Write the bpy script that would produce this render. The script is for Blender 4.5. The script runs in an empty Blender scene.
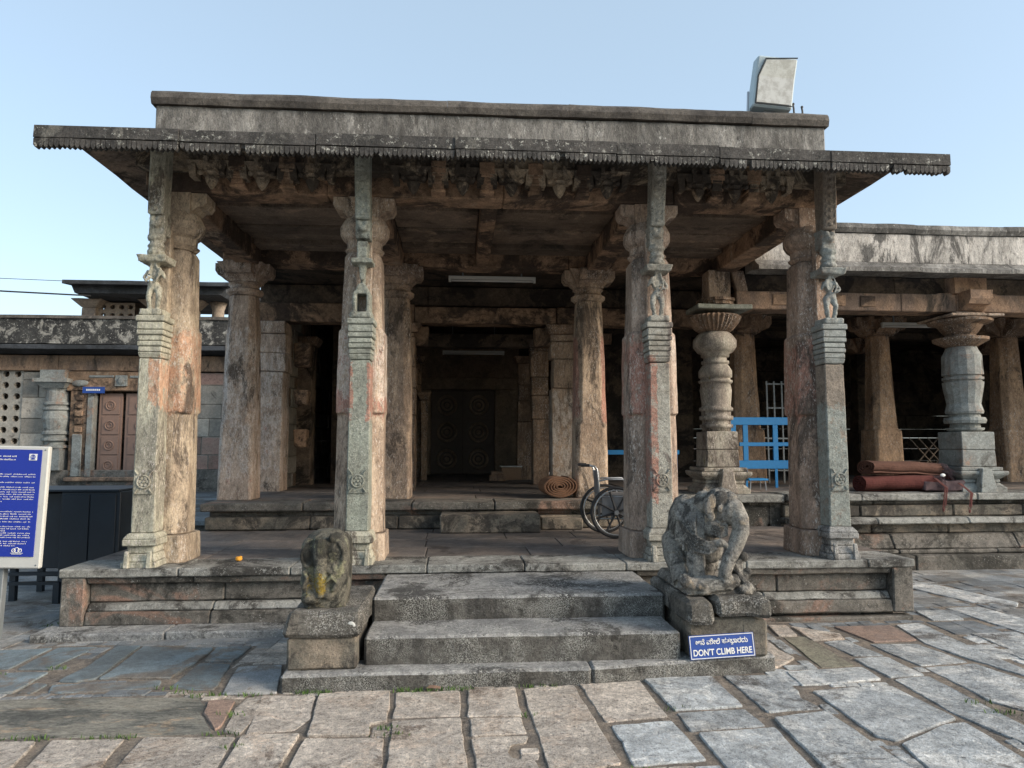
import bpy, bmesh, math, random
from mathutils import Vector, noise, Matrix
random.seed(7)
sc=bpy.context.scene; COL=sc.collection; PI=math.pi
R=math.radians
# ------------------------------------------------------------ materials
def nt(name):
    m=bpy.data.materials.new(name); m.use_nodes=True; t=m.node_tree; t.nodes.clear()
    o=t.nodes.new('ShaderNodeOutputMaterial'); b=t.nodes.new('ShaderNodeBsdfPrincipled')
    t.links.new(b.outputs[0],o.inputs[0]); return m,t,b
class N:
    def __init__(s,t): s.t=t
    def n(s,k,**p):
        x=s.t.nodes.new(k)
        for a,v in p.items(): setattr(x,a,v)
        return x
    def set(s,sock,v):
        if hasattr(v,'is_output'): s.t.links.new(v,sock)
        else: sock.default_value=v
    def math(s,op,a,b=0.,c=None,clamp=False):
        x=s.n('ShaderNodeMath',operation=op); x.use_clamp=clamp
        s.set(x.inputs[0],a); s.set(x.inputs[1],b)
        if c is not None: s.set(x.inputs[2],c)
        return x.outputs[0]
    def noise(s,vec,scale,detail=6,rough=.6,dist=0.):
        x=s.n('ShaderNodeTexNoise'); x.inputs['Scale'].default_value=scale; x.inputs['Detail'].default_value=detail
        x.inputs['Roughness'].default_value=rough; x.inputs['Distortion'].default_value=dist
        s.t.links.new(vec,x.inputs['Vector']); return x.outputs['Fac']
    def ramp(s,f,lo,hi):
        x=s.n('ShaderNodeMapRange'); x.interpolation_type='SMOOTHSTEP'
        s.set(x.inputs['Value'],f); x.inputs['From Min'].default_value=lo; x.inputs['From Max'].default_value=hi
        return x.outputs[0]
    def mix(s,f,a,b,mode='MIX'):
        x=s.n('ShaderNodeMix',data_type='RGBA',blend_type=mode)
        s.set(x.inputs[0],f); s.set(x.inputs[6],a if hasattr(a,'is_output') else (*a,1)); s.set(x.inputs[7],b if hasattr(b,'is_output') else (*b,1))
        return x.outputs[2]
def stone(name,c1,c2,sc_=2.5,var=.5,stain=None,st=.55,ss=1.6,speck=None,sp=.62,sps=45,pits=.5,bump=.35,rough=.9,paints=(),island=0.,stretch=(1,1,1),joints=None,extra=None):
    m,t,b=nt(name); g=N(t)
    pos=g.n('ShaderNodeNewGeometry').outputs['Position']
    mp=g.n('ShaderNodeMapping'); mp.inputs['Scale'].default_value=stretch; t.links.new(pos,mp.inputs[0]); v=mp.outputs[0]
    big=g.noise(v,sc_,8,.65,.4); fine=g.noise(v,sc_*9,8,.75); grain=g.noise(v,110,3,.7)
    col=g.mix(g.ramp(big,.42,.58),c1,c2)
    if extra:
        (ce,th,es)=extra; col=g.mix(g.ramp(g.noise(v,es,7,.7,.6),th-.05,th+.03),col,ce)
    for (pc,bx,by,bz,th) in paints:
        sx=g.n('ShaderNodeSeparateXYZ'); t.links.new(pos,sx.inputs[0])
        wob=g.math('MULTIPLY_ADD',g.noise(v,5,8,.8),.9,-.45)
        f=None
        for ax,bb in ((0,bx),(1,by),(2,bz)):
            if bb is None: continue
            cc=g.math('ADD',sx.outputs[ax],wob if ax==2 else g.math('MULTIPLY',wob,.12))
            q=g.math('MULTIPLY',g.math('GREATER_THAN',cc,bb[0]),g.math('LESS_THAN',cc,bb[1]))
            f=q if f is None else g.math('MULTIPLY',f,q)
        wear=g.ramp(g.noise(v,9,9,.85),th,th+.07)
        f=g.math('MULTIPLY',g.math('MULTIPLY',f,wear),.88)
        col=g.mix(f,col,pc)
    if stain:
        col=g.mix(g.math('MULTIPLY',g.ramp(g.noise(v,ss,10,.75,.6),st-.055,st+.03),.88),col,stain)
    # tone variation
    mid=g.noise(v,sc_*3.1,6,.7,.8)
    fc=g.math('MULTIPLY_ADD',fine,2.2,-.6)
    k=g.math('MULTIPLY_ADD',fc,var*1.5,1-var*.75)
    k=g.math('MULTIPLY',k,g.math('MULTIPLY_ADD',g.ramp(mid,.3,.7),var*.9,1-var*.45))
    k=g.math('MULTIPLY',k,g.math('MULTIPLY_ADD',grain,1.6,.2))
    if island:
        isl=g.n('ShaderNodeNewGeometry').outputs['Random Per Island']
        k=g.math('MULTIPLY',k,g.math('MULTIPLY_ADD',isl,island*2,1-island))
    h=g.n('ShaderNodeVectorMath',operation='SCALE'); t.links.new(col,h.inputs[0]); t.links.new(k,h.inputs['Scale']); col=h.outputs[0]
    if pits:
        col=g.mix(g.math('MULTIPLY',g.ramp(g.noise(v,34,5,.8),.565,.62),pits),col,(.03,.028,.025))
    if speck:
        f=g.ramp(g.noise(v,sps,6,.8),sp-.035,sp+.01)
        f=g.math('MULTIPLY',f,g.ramp(g.noise(v,3.1,5,.7),.4,.6))
        col=g.mix(f,col,speck)
    t.links.new(col,b.inputs['Base Color']); b.inputs['Roughness'].default_value=rough
    b.inputs['Specular IOR Level'].default_value=.3
    hh=g.math('ADD',g.math('MULTIPLY',fine,1.),g.math('MULTIPLY',grain,.35))
    hh=g.math('ADD',hh,g.math('MULTIPLY',big,1.2))
    bp=g.n('ShaderNodeBump'); bp.inputs['Strength'].default_value=bump; bp.inputs['Distance'].default_value=.03
    t.links.new(hh,bp.inputs['Height']); t.links.new(bp.outputs[0],b.inputs['Normal'])
    return m
def plain(name,c,rough=.5,metal=0.,var=.15,sc_=12,bump=.1,alpha=None,dirt=None,dt=.55):
    m,t,b=nt(name); g=N(t)
    pos=g.n('ShaderNodeNewGeometry').outputs['Position']
    f=g.noise(pos,sc_,6,.7)
    col=g.mix(f,tuple(x*(1-var) for x in c),tuple(min(1,x*(1+var)) for x in c))
    if dirt: col=g.mix(g.math('MULTIPLY',g.ramp(g.noise(pos,sc_*.7,8,.75),dt,dt+.15),.8),col,dirt)
    t.links.new(col,b.inputs['Base Color']); b.inputs['Roughness'].default_value=rough; b.inputs['Metallic'].default_value=metal
    bp=g.n('ShaderNodeBump'); bp.inputs['Strength'].default_value=bump; bp.inputs['Distance'].default_value=.01
    t.links.new(f,bp.inputs['Height']); t.links.new(bp.outputs[0],b.inputs['Normal'])
    return m
# ------------------------------------------------------------ mesh helpers
def hexa(bm,b,t):
    x0,x1,y0,y1,z0=b; X0,X1,Y0,Y1,z1=t
    v=[bm.verts.new(p) for p in ((x0,y0,z0),(x1,y0,z0),(x1,y1,z0),(x0,y1,z0),(X0,Y0,z1),(X1,Y0,z1),(X1,Y1,z1),(X0,Y1,z1))]
    for f in ((3,2,1,0),(4,5,6,7),(0,1,5,4),(1,2,6,5),(2,3,7,6),(3,0,4,7)): bm.faces.new([v[i] for i in f])
    return v
def box(bm,x0,x1,y0,y1,z0,z1): return hexa(bm,(x0,x1,y0,y1,z0),(x0,x1,y0,y1,z1))
def loft(bm,rings,cap=True):
    vs=[[bm.verts.new(p) for p in r] for r in rings]; n=len(vs[0])
    for a,b in zip(vs,vs[1:]):
        for i in range(n): bm.faces.new((a[i],a[(i+1)%n],b[(i+1)%n],b[i]))
    if cap: bm.faces.new(vs[0][::-1]); bm.faces.new(vs[-1])
    return vs
def octa(cx,cy,z,h,c):   # square of half width h with corners cut by c
    return [(cx+x,cy+y,z) for x,y in ((-h+c,-h),(h-c,-h),(h,-h+c),(h,h-c),(h-c,h),(-h+c,h),(-h,h-c),(-h,-h+c))]
def circ(cx,cy,z,r,n=28,flute=0,amp=0.):
    return [(cx+(r+amp*math.cos(flute*a))*math.cos(a),cy+(r+amp*math.cos(flute*a))*math.sin(a),z) for a in (2*PI*i/n for i in range(n))]
def lathe(bm,cx,cy,prof,n=28,flute=0,amp=0.): loft(bm,[circ(cx,cy,z,r,n,flute,amp) for z,r in prof])
def tube(bm,pts,r,n=8,cap=True):
    pts=[Vector(p) for p in pts]; rs=r if isinstance(r,(list,tuple)) else [r]*len(pts); rings=[]
    d0=(pts[1]-pts[0]).normalized(); a=d0.orthogonal().normalized()
    for i,p in enumerate(pts):
        d=(pts[min(i+1,len(pts)-1)]-pts[max(i-1,0)]).normalized()
        a=(a-d*a.dot(d)); a=a.normalized() if a.length>1e-6 else d.orthogonal().normalized()
        c=a.cross(d)
        rings.append([p+(a*math.cos(t)+c*math.sin(t))*rs[i] for t in (2*PI*k/n for k in range(n))])
    loft(bm,rings,cap)
def ball(bm,c,r,rot=None,sub=2):
    s=r if isinstance(r,(tuple,list)) else (r,r,r)
    M=Matrix.Translation(c)@(rot.to_matrix().to_4x4() if rot else Matrix())@Matrix.Diagonal((*s,1))
    bmesh.ops.create_icosphere(bm,subdivisions=sub,radius=1,matrix=M)
def torus(bm,c,Rr,r,axis='Y',n=36,k=8,sx=1,sz=1):
    rings=[]
    c=Vector(c)
    for i in range(n):
        a=2*PI*i/n
        d=Vector((math.cos(a)*sx,0,math.sin(a)*sz)); o=Vector((0,1,0))
        rings.append([bm.verts.new(c+d*Rr+d*r*math.cos(t)+o*r*math.sin(t)) for t in (2*PI*j/k for j in range(k))])
    for i in range(n):
        A=rings[i];B=rings[(i+1)%n]
        for j in range(k): bm.faces.new((A[j],A[(j+1)%k],B[(j+1)%k],B[j]))
def mk(name,bm,mat,parent=None,bev=0.,seg=0.,amp=0.,freq=3.,smooth=False,loc=None,hold=None):
    if bev:
        bmesh.ops.recalc_face_normals(bm,faces=bm.faces)
        es=[e for e in bm.edges if len(e.link_faces)==2 and e.calc_face_angle(0)>.45]
        bmesh.ops.bevel(bm,geom=es,offset=bev,segments=1,affect='EDGES',clamp_overlap=True)
    if seg:
        for _ in range(7):
            L=[e for e in bm.edges if e.calc_length()>seg*1.5]
            if not L: break
            bmesh.ops.subdivide_edges(bm,edges=L,cuts=1,use_grid_fill=True)
            if len(bm.verts)>60000: break
    if amp:
        off=Vector((random.random()*50,random.random()*50,random.random()*50))
        for v in bm.verts:
            n=noise.noise_vector(v.co*freq+off)+noise.noise_vector(v.co*freq*4+off)*.45
            v.co+=n*amp
    bmesh.ops.recalc_face_normals(bm,faces=bm.faces)
    me=bpy.data.meshes.new(name); bm.to_mesh(me); bm.free()
    for m in (mat if isinstance(mat,(list,tuple)) else [mat]): me.materials.append(m)
    if smooth:
        for p in me.polygons: p.use_smooth=True
    o=bpy.data.objects.new(name,me); COL.objects.link(o)
    if parent: o.parent=parent
    if loc: o.location=loc
    return o
def B(): return bmesh.new()
def tag(o,label,cat,group=None):
    o['label']=label; o['category']=cat
    if group: o['group']=group
    return o
def thing(name,label,cat,group=None,loc=(0,0,0)):
    o=bpy.data.objects.new(name,None); o.location=loc; o.empty_display_size=.2; COL.objects.link(o)
    return tag(o,label,cat,group)
def struct(o): o['kind']='structure'; return o
def remesh(o,vox,disp=0.,dsize=.05,smooth=2):
    r=o.modifiers.new('r','REMESH'); r.mode='VOXEL'; r.voxel_size=vox; r.use_smooth_shade=True
    if smooth: s=o.modifiers.new('s','SMOOTH'); s.iterations=smooth; s.factor=.5
    if disp:
        tx=bpy.data.textures.new('carve','CLOUDS'); tx.noise_scale=dsize; tx.noise_depth=3
        d=o.modifiers.new('d','DISPLACE'); d.texture=tx; d.strength=disp; d.mid_level=.5; d.texture_coords='GLOBAL'
    return o
# ------------------------------------------------------------ palette
RED=(.32,.165,.125); ORANGE=(.42,.25,.165); CREAM=(.56,.50,.44)
def colmat(name,paints=(),c1=(.30,.225,.165),c2=(.20,.15,.115),**k):
    c1=tuple(x*1.28 for x in c1); c2=tuple(x*1.15 for x in c2)
    d=dict(sc_=3,var=.5,stain=(.07,.055,.045),st=.58,ss=2.2,speck=(.55,.5,.45),sp=.58,sps=60,pits=.45,bump=.45,stretch=(1,1,.42)); d.update(k)
    return stone(name,c1,c2,paints=paints,**d)
M={}
M['pale']=stone('paving_pale',(.62,.55,.475),(.48,.425,.37),3,.6,stain=(.18,.14,.11),st=.60,pits=.65,bump=1.1,island=.18,extra=((.56,.47,.39),.56,3.2),speck=(.6,.57,.53),sp=.6)
M['blue']=stone('paving_blue',(.18,.22,.235),(.14,.16,.165),2.2,.35,stain=(.16,.135,.11),st=.55,ss=1.2,pits=.25,bump=.35,rough=.6,island=.2)
M['grey']=stone('paving_grey',(.46,.48,.485),(.34,.36,.37),2.2,.6,extra=((.60,.60,.58),.56,2.6),stain=(.13,.12,.11),st=.60,pits=.6,bump=1.0,island=.2,speck=(.58,.57,.54),sp=.58,rough=.8)
M['pink']=stone('paving_pink',(.30,.21,.165),(.24,.18,.15),3,.4,bump=.6)
M['long']=stone('paving_long',(.26,.245,.205),(.19,.185,.16),3,.5,stain=(.10,.10,.09),st=.56,ss=3,bump=.8,stretch=(.6,1.6,1),extra=((.36,.28,.2),.6,5))
M['olive']=stone('paving_olive',(.24,.225,.17),(.2,.18,.14),3,.4,bump=.5)
M['dirt']=stone('joint_dirt',(.27,.225,.18),(.19,.165,.14),5,.5,pits=.6,bump=.9,speck=(.3,.26,.22),sp=.6)
M['mixed']=stone('paving_mixed',(.30,.29,.27),(.18,.195,.205),.7,.4,stain=(.14,.12,.10),st=.58,pits=.35,bump=.6,island=.3)
M['farpave']=stone('paving_far',(.17,.195,.21),(.12,.135,.145),1.2,.35,stain=(.13,.12,.10),st=.55,bump=.4,island=.3,rough=.7)
M['floor']=stone('porch_floor_stone',(.21,.175,.15),(.15,.135,.125),1.4,.4,stain=(.07,.06,.055),st=.6,pits=.2,bump=.3,rough=.6,island=.12)
M['plinth']=stone('plinth_stone',(.17,.155,.135),(.115,.108,.095),2.2,.5,stain=(.04,.038,.033),st=.55,ss=1.4,speck=(.4,.39,.36),sp=.62,pits=.5,bump=.6,island=.15,extra=((.23,.15,.115),.6,1.1))
M['plinth_top']=stone('plinth_coping',(.26,.26,.24),(.19,.185,.17),2.2,.5,stain=(.035,.033,.03),st=.56,ss=2.2,speck=(.45,.45,.42),sp=.6,bump=.6,island=.12)
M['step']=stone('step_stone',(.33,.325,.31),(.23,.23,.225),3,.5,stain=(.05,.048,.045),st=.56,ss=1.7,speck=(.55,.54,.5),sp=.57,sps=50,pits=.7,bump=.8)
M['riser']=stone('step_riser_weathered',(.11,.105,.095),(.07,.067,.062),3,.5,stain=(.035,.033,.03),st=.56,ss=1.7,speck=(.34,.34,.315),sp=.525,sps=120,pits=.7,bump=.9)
M['pillar']=colmat('pillar_stone')
M['deep']=stone('shaded_inner_stone',(.115,.085,.06),(.07,.053,.04),2.2,.5,stain=(.02,.017,.015),st=.54,bump=.5,island=.2)  # darkened stone: the shade of the hall interior is put into the colour
M['inner']=colmat('inner_stone',c1=(.24,.16,.105),c2=(.145,.10,.07),island=.2)
M['beam']=stone('beam_stone',(.33,.215,.14),(.2,.135,.09),2.2,.5,stain=(.04,.03,.025),st=.52,ss=1.2,pits=.4,bump=.5,island=.15,extra=((.33,.25,.18),.63,1.7))
M['frieze']=stone('frieze_stone',(.36,.29,.21),(.23,.19,.145),3,.5,stain=(.035,.03,.027),st=.5,ss=1.7,pits=.4,bump=.6,extra=((.3,.22,.15),.6,2.5))
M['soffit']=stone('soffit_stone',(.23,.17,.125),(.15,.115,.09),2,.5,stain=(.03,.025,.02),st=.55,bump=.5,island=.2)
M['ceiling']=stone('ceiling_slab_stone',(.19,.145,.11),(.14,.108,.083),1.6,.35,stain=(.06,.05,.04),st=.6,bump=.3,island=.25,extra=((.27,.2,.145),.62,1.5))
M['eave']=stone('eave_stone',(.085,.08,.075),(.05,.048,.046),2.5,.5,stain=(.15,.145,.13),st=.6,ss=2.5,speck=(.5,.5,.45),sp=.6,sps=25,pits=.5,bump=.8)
M['parapet']=stone('parapet_plaster',(.19,.182,.168),(.11,.105,.097),1.8,.6,stretch=(1,1,.45),stain=(.27,.26,.24),st=.56,ss=2.6,speck=(.45,.44,.41),sp=.62,sps=22,pits=.5,bump=.6)
M['rim']=stone('parapet_rim',(.12,.108,.095),(.07,.063,.057),2.5,.5,stain=(.17,.15,.13),st=.62,bump=.6)
M['limeparapet']=stone('hall_parapet_lime',(.50,.47,.43),(.36,.34,.31),1.6,.45,stain=(.06,.058,.055),st=.57,ss=2.4,pits=.5,bump=.4,stretch=(1,1,.4))
M['blackstain']=stone('wall_black_lichen',(.05,.05,.048),(.03,.03,.03),1.6,.5,stain=(.3,.29,.26),st=.57,ss=3.5,bump=.5,speck=(.4,.39,.36),sp=.6,sps=16)
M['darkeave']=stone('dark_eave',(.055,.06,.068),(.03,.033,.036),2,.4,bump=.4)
M['ashlar']=stone('ashlar_block',(.36,.325,.275),(.29,.27,.235),1.5,.3,stain=(.10,.09,.08),st=.62,bump=.4,island=.25,pits=.25)
M['ashpink']=stone('ashlar_pink',(.34,.22,.18),(.3,.215,.175),1.5,.3,bump=.4,island=.2)
M['lintel']=stone('brown_lintel',(.36,.235,.155),(.18,.13,.1),1.5,.4,stain=(.06,.05,.04),st=.58,bump=.4,stretch=(1,1,.5))
M['schist']=stone('green_schist',(.29,.305,.265),(.225,.235,.2),3.5,.4,stain=(.09,.09,.08),st=.62,speck=(.45,.46,.42),sp=.63,pits=.45,bump=.5)
M['schistblue']=stone('blue_schist',(.27,.285,.27),(.22,.22,.205),3,.35,stain=(.09,.085,.075),st=.6,pits=.3,bump=.4,extra=((.26,.19,.15),.62,3))
M['dooR']=plain('door_wood',(.26,.165,.125),.7,var=.25)
M['darkdoor']=plain('dark_door_wood',(.10,.07,.05),.6,var=.35)
M['doorframe']=stone('door_frame_stone',(.30,.22,.155),(.22,.165,.12),2,.4,bump=.3)
M['bluepaint']=plain('blue_enamel',(.012,.19,.45),.45,var=.25,sc_=18,dirt=(.07,.12,.17),dt=.62)
M['signblue']=plain('sign_blue',(.012,.055,.27),.4,var=.15,bump=.05,sc_=25,dirt=(.08,.12,.22),dt=.6)
M['boardblue']=plain('board_blue',(.01,.03,.30),.35,var=.05,bump=.02)
M['white']=plain('white_paint',(.72,.72,.70),.5,var=.1,bump=.02,dirt=(.5,.48,.43),dt=.6)
M['boardframe']=plain('board_grey_surround',(.5,.5,.47),.6,var=.12,dirt=(.3,.28,.25),dt=.6)
M['steel']=plain('steel',(.42,.43,.44),.35,metal=.8,var=.1)
M['galv']=plain('galvanised',(.2,.22,.23),.6,metal=.3,var=.2)
M['navy']=plain('navy_metal',(.014,.022,.032),.4,var=.5,sc_=5,dirt=(.05,.04,.03),dt=.68)
M['rubber']=plain('rubber',(.02,.02,.022),.6)
M['vinyl']=plain('grey_vinyl',(.17,.17,.175),.6)
M['lampbody']=plain('floodlight_body',(.42,.50,.53),.5,var=.1,dirt=(.3,.3,.28),dt=.65)
M['gold']=stone('pavilion_stone',(.3,.25,.2),(.22,.18,.15),2,.3,bump=.3)
M['mat']=plain('coir_mat',(.19,.095,.05),.95,var=.35,sc_=60,bump=.8)
M['matdark']=plain('mat_edge',(.05,.035,.03),.95,var=.3)
M['rugred']=plain('red_rug',(.10,.025,.02),.95,var=.5,sc_=30,bump=.9,dirt=(.06,.02,.015),dt=.6)
M['rugbrown']=plain('brown_red_rug',(.10,.045,.03),.95,var=.5,sc_=30,bump=.9,dirt=(.07,.03,.02),dt=.58)
M['fringe']=plain('rug_fringe',(.09,.06,.065),.95,var=.6,sc_=30)
M['fringered']=plain('rug_tassel_red',(.12,.04,.035),.95,var=.5,sc_=30)
M['grass']=plain('grass_blade',(.07,.13,.025),.7,var=.4,sc_=20)
M['marigold']=plain('marigold_petal',(.7,.32,.03),.7)
M['card']=plain('cardboard',(.25,.16,.1),.8,var=.2)
M['cable']=plain('black_cable',(.02,.02,.02),.6)
M['tubew']=plain('tube_glass',(.6,.6,.58),.3,var=.03)
M['leaf']=plain('brown_leaf',(.2,.12,.08),.8)
M['elephant']=stone('elephant_stone',(.26,.245,.215),(.17,.16,.145),5,.6,stain=(.045,.043,.04),st=.56,ss=3.5,speck=(.36,.35,.32),sp=.6,sps=70,pits=.6,bump=.6,extra=((.24,.2,.15),.6,5))
M['idol']=stone('idol_stone',(.16,.15,.12),(.10,.095,.078),5,.5,stain=(.03,.03,.026),st=.52,ss=4,pits=.6,bump=.8,extra=((.2,.2,.13),.6,9),
   paints=[((.26,.18,.02),(-1.06,-.93),None,(.5,.66),.50)])
M['pedestal']=stone('pedestal_stone',(.14,.128,.11),(.085,.08,.07),3,.6,stain=(.03,.028,.025),st=.55,ss=2.5,speck=(.4,.39,.36),sp=.55,sps=90,pits=.6,bump=.8)
M['pedlow']=stone('pedestal_low',(.24,.2,.155),(.13,.12,.1),2.6,.4,stain=(.05,.045,.04),st=.54,ss=2.3,bump=.5)
SLABS={'pale':[[(-2.88,4.34),(-2.34,4.31),(-2.26,3.85),(-2.71,3.89)],[(-2.27,4.32),(-1.87,4.31),(-1.81,3.8),(-2.19,3.83)],[(-1.77,4.33),(-1.25,4.3),(-1.22,3.76),(-1.75,3.79)],[(-1.35,4.38),(-1.24,4.33),(-1.23,4.75),(-1.25,4.97),(-1.37,4.94),(-1.4,4.76)],[(-1.29,4.95),(-0.93,4.93),(-0.89,4.54),(-0.94,4.36),(-1.21,4.33),(-1.24,4.52)],[(-0.91,4.95),(-0.45,4.97),(-0.41,4.45),(-0.51,4.42),(-0.5,4.26),(-0.86,4.27)],[(-1.22,4.3),(-0.9,4.3),(-0.91,3.73),(-1.2,3.75)],[(-0.86,4.23),(-0.41,4.21),(-0.37,3.69),(-0.87,3.73)],[(-0.41,4.95),(0.02,4.97),(0.02,4.51),(-0.39,4.51)],[(-0.39,4.46),(0.02,4.48),(0.06,3.66),(-0.35,3.69)],[(0.07,4.97),(0.39,5.01),(0.4,4.48),(0.06,4.49)],[(0.07,4.46),(0.39,4.47),(0.4,4.22),(0.08,4.2)],[(0.08,4.18),(0.4,4.19),(0.38,4.09),(0.3,4.07),(0.27,3.98),(0.29,3.89),(0.41,3.86),(0.43,3.63),(0.1,3.66)],[(0.44,4.96),(0.8,5.02),(0.86,3.8),(0.68,3.74),(0.47,3.73)],[(0.84,5.08),(1.28,5.09),(1.28,4.4),(0.88,4.35)],[(2.83,6.48),(3.0,6.46),(2.94,6.12),(2.76,6.11)],[(3.02,6.43),(3.33,6.13),(3.28,5.97),(2.99,5.96)],[(2.4,6.01),(2.62,6.12),(2.59,5.7),(2.61,5.48),(2.34,5.25),(2.37,5.58)]],'long':[[(-3.43,4.97),(-2.58,5.01),(-1.69,4.97),(-1.59,4.8),(-1.58,4.68),(-1.4,4.36),(-1.8,4.34),(-3.08,4.4)]],'pink':[[(-1.61,4.89),(-1.43,4.87),(-1.39,4.44),(-1.41,4.4),(-1.56,4.67)],[(3.41,6.4),(3.95,6.39),(3.88,5.9),(3.47,5.87)]],'blue':[[(-2.79,5.27),(-2.07,5.31),(-2.03,5.15),(-2.65,5.11),(-2.74,5.14)],[(-1.96,5.14),(-1.64,5.1),(-1.7,5.65),(-1.95,5.69)],[(-2.53,5.39),(-2.03,5.35),(-1.97,5.93),(-1.99,6.12),(-2.58,6.2),(-2.53,5.66)],[(-2.79,5.35),(-2.65,5.33),(-2.55,5.39),(-2.57,5.72),(-2.6,6.2),(-2.78,6.21),(-2.76,5.63)],[(-3.16,5.11),(-2.96,5.14),(-2.97,5.56),(-3.21,5.57),(-3.47,5.5)],[(-2.93,5.13),(-2.83,5.13),(-2.83,5.31),(-2.93,5.33)],[(-1.93,5.74),(-1.71,5.73),(-1.68,6.13),(-1.97,6.12)],[(-3.38,5.68),(-3.3,5.67),(-3.3,6.22),(-3.67,6.16),(-3.73,5.9)],[(-3.24,5.65),(-3.01,5.63),(-2.94,6.22),(-3.26,6.22)]],'grey':[[(-1.56,4.99),(-1.2,4.99),(-1.31,5.6),(-1.63,5.57)],[(0.91,4.3),(1.29,4.34),(1.31,3.8),(0.91,3.76)],[(1.31,5.1),(1.81,5.11),(1.81,4.53),(1.35,4.49)],[(1.35,4.46),(1.8,4.49),(1.82,4.22),(1.35,4.18)],[(1.38,4.15),(1.86,4.19),(1.81,3.53),(1.38,3.56)],[(1.9,5.13),(2.3,5.12),(2.3,4.78),(2.24,4.64),(2.28,4.46),(1.91,4.43)],[(1.91,4.34),(2.28,4.41),(2.33,3.49),(1.87,3.53)],[(2.38,4.78),(2.97,4.83),(3.02,4.24),(2.86,4.17),(2.45,3.96),(2.37,4.03)],[(2.45,3.92),(2.88,4.16),(3.02,4.18),(2.98,3.61),(2.97,3.44),(2.38,3.49)],[(2.39,5.18),(3.01,5.23),(2.99,4.96),(2.36,4.88)],[(3.08,4.97),(3.37,5.02),(3.34,3.87),(3.18,3.69),(3.05,4.35)],[(3.48,5.22),(3.92,5.28),(4.03,4.71),(3.58,4.2),(3.44,4.51)],[(3.05,5.45),(3.35,5.48),(3.36,5.04),(3.07,5.0)],[(3.42,5.84),(3.82,5.81),(3.89,5.31),(3.47,5.24),(3.42,5.55)],[(3.06,5.93),(3.29,5.97),(3.35,5.51),(3.1,5.52)],[(2.09,5.49),(2.31,5.5),(2.35,5.23),(2.05,5.18)],[(5.52,8.45),(5.65,8.13),(5.86,7.2),(5.72,7.03),(5.38,7.24),(5.21,7.98)],[(4.53,6.9),(4.83,6.92),(4.79,6.55),(4.46,6.54)],[(4.94,7.04),(5.33,7.06),(5.41,6.18),(4.98,5.69),(4.94,6.43)],[(4.02,6.42),(4.29,6.48),(4.19,5.58),(4.18,4.81),(4.12,4.73),(3.96,5.33),(3.88,5.8)],[(2.23,5.26),(2.39,5.25),(2.46,5.18),(2.36,4.9),(2.23,4.91)]],'olive':[[(2.8,6.1),(3.0,6.09),(2.97,5.28),(2.7,5.25)]]}
EXPO=1.1
GR=[(-1.98, 5.14), (-1.86, 5.05), (-1.7, 4.98), (-1.58, 4.98), (-1.37, 4.96), (-1.39, 4.63), (-1.35, 4.34), (-1.23, 4.14), (-1.02, 4.98), (-0.9, 4.97), (-0.39, 4.97), (-0.29, 4.975), (-0.34,4.97),(-0.17, 4.98), (-0.07, 4.98), (-0.39, 4.25), (-0.4, 4.34), (-2.48, 4.34), (-2.35, 4.34), (-2.97, 5.65), (-3.27, 5.51), (-3.66, 7.03), (-3.71, 6.93), (0.6, 4.99), (0.5, 4.99), (1.37, 4.51), (0.41, 4.48), (0.93, 3.7), (3.38, 4.31), (3.32, 4.48), (4.23, 7.1), (-0.92, 4.97), (0.05, 4.98), (-1.9, 4.32), (-2.04, 4.33), (1.27, 5.66)]
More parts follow.
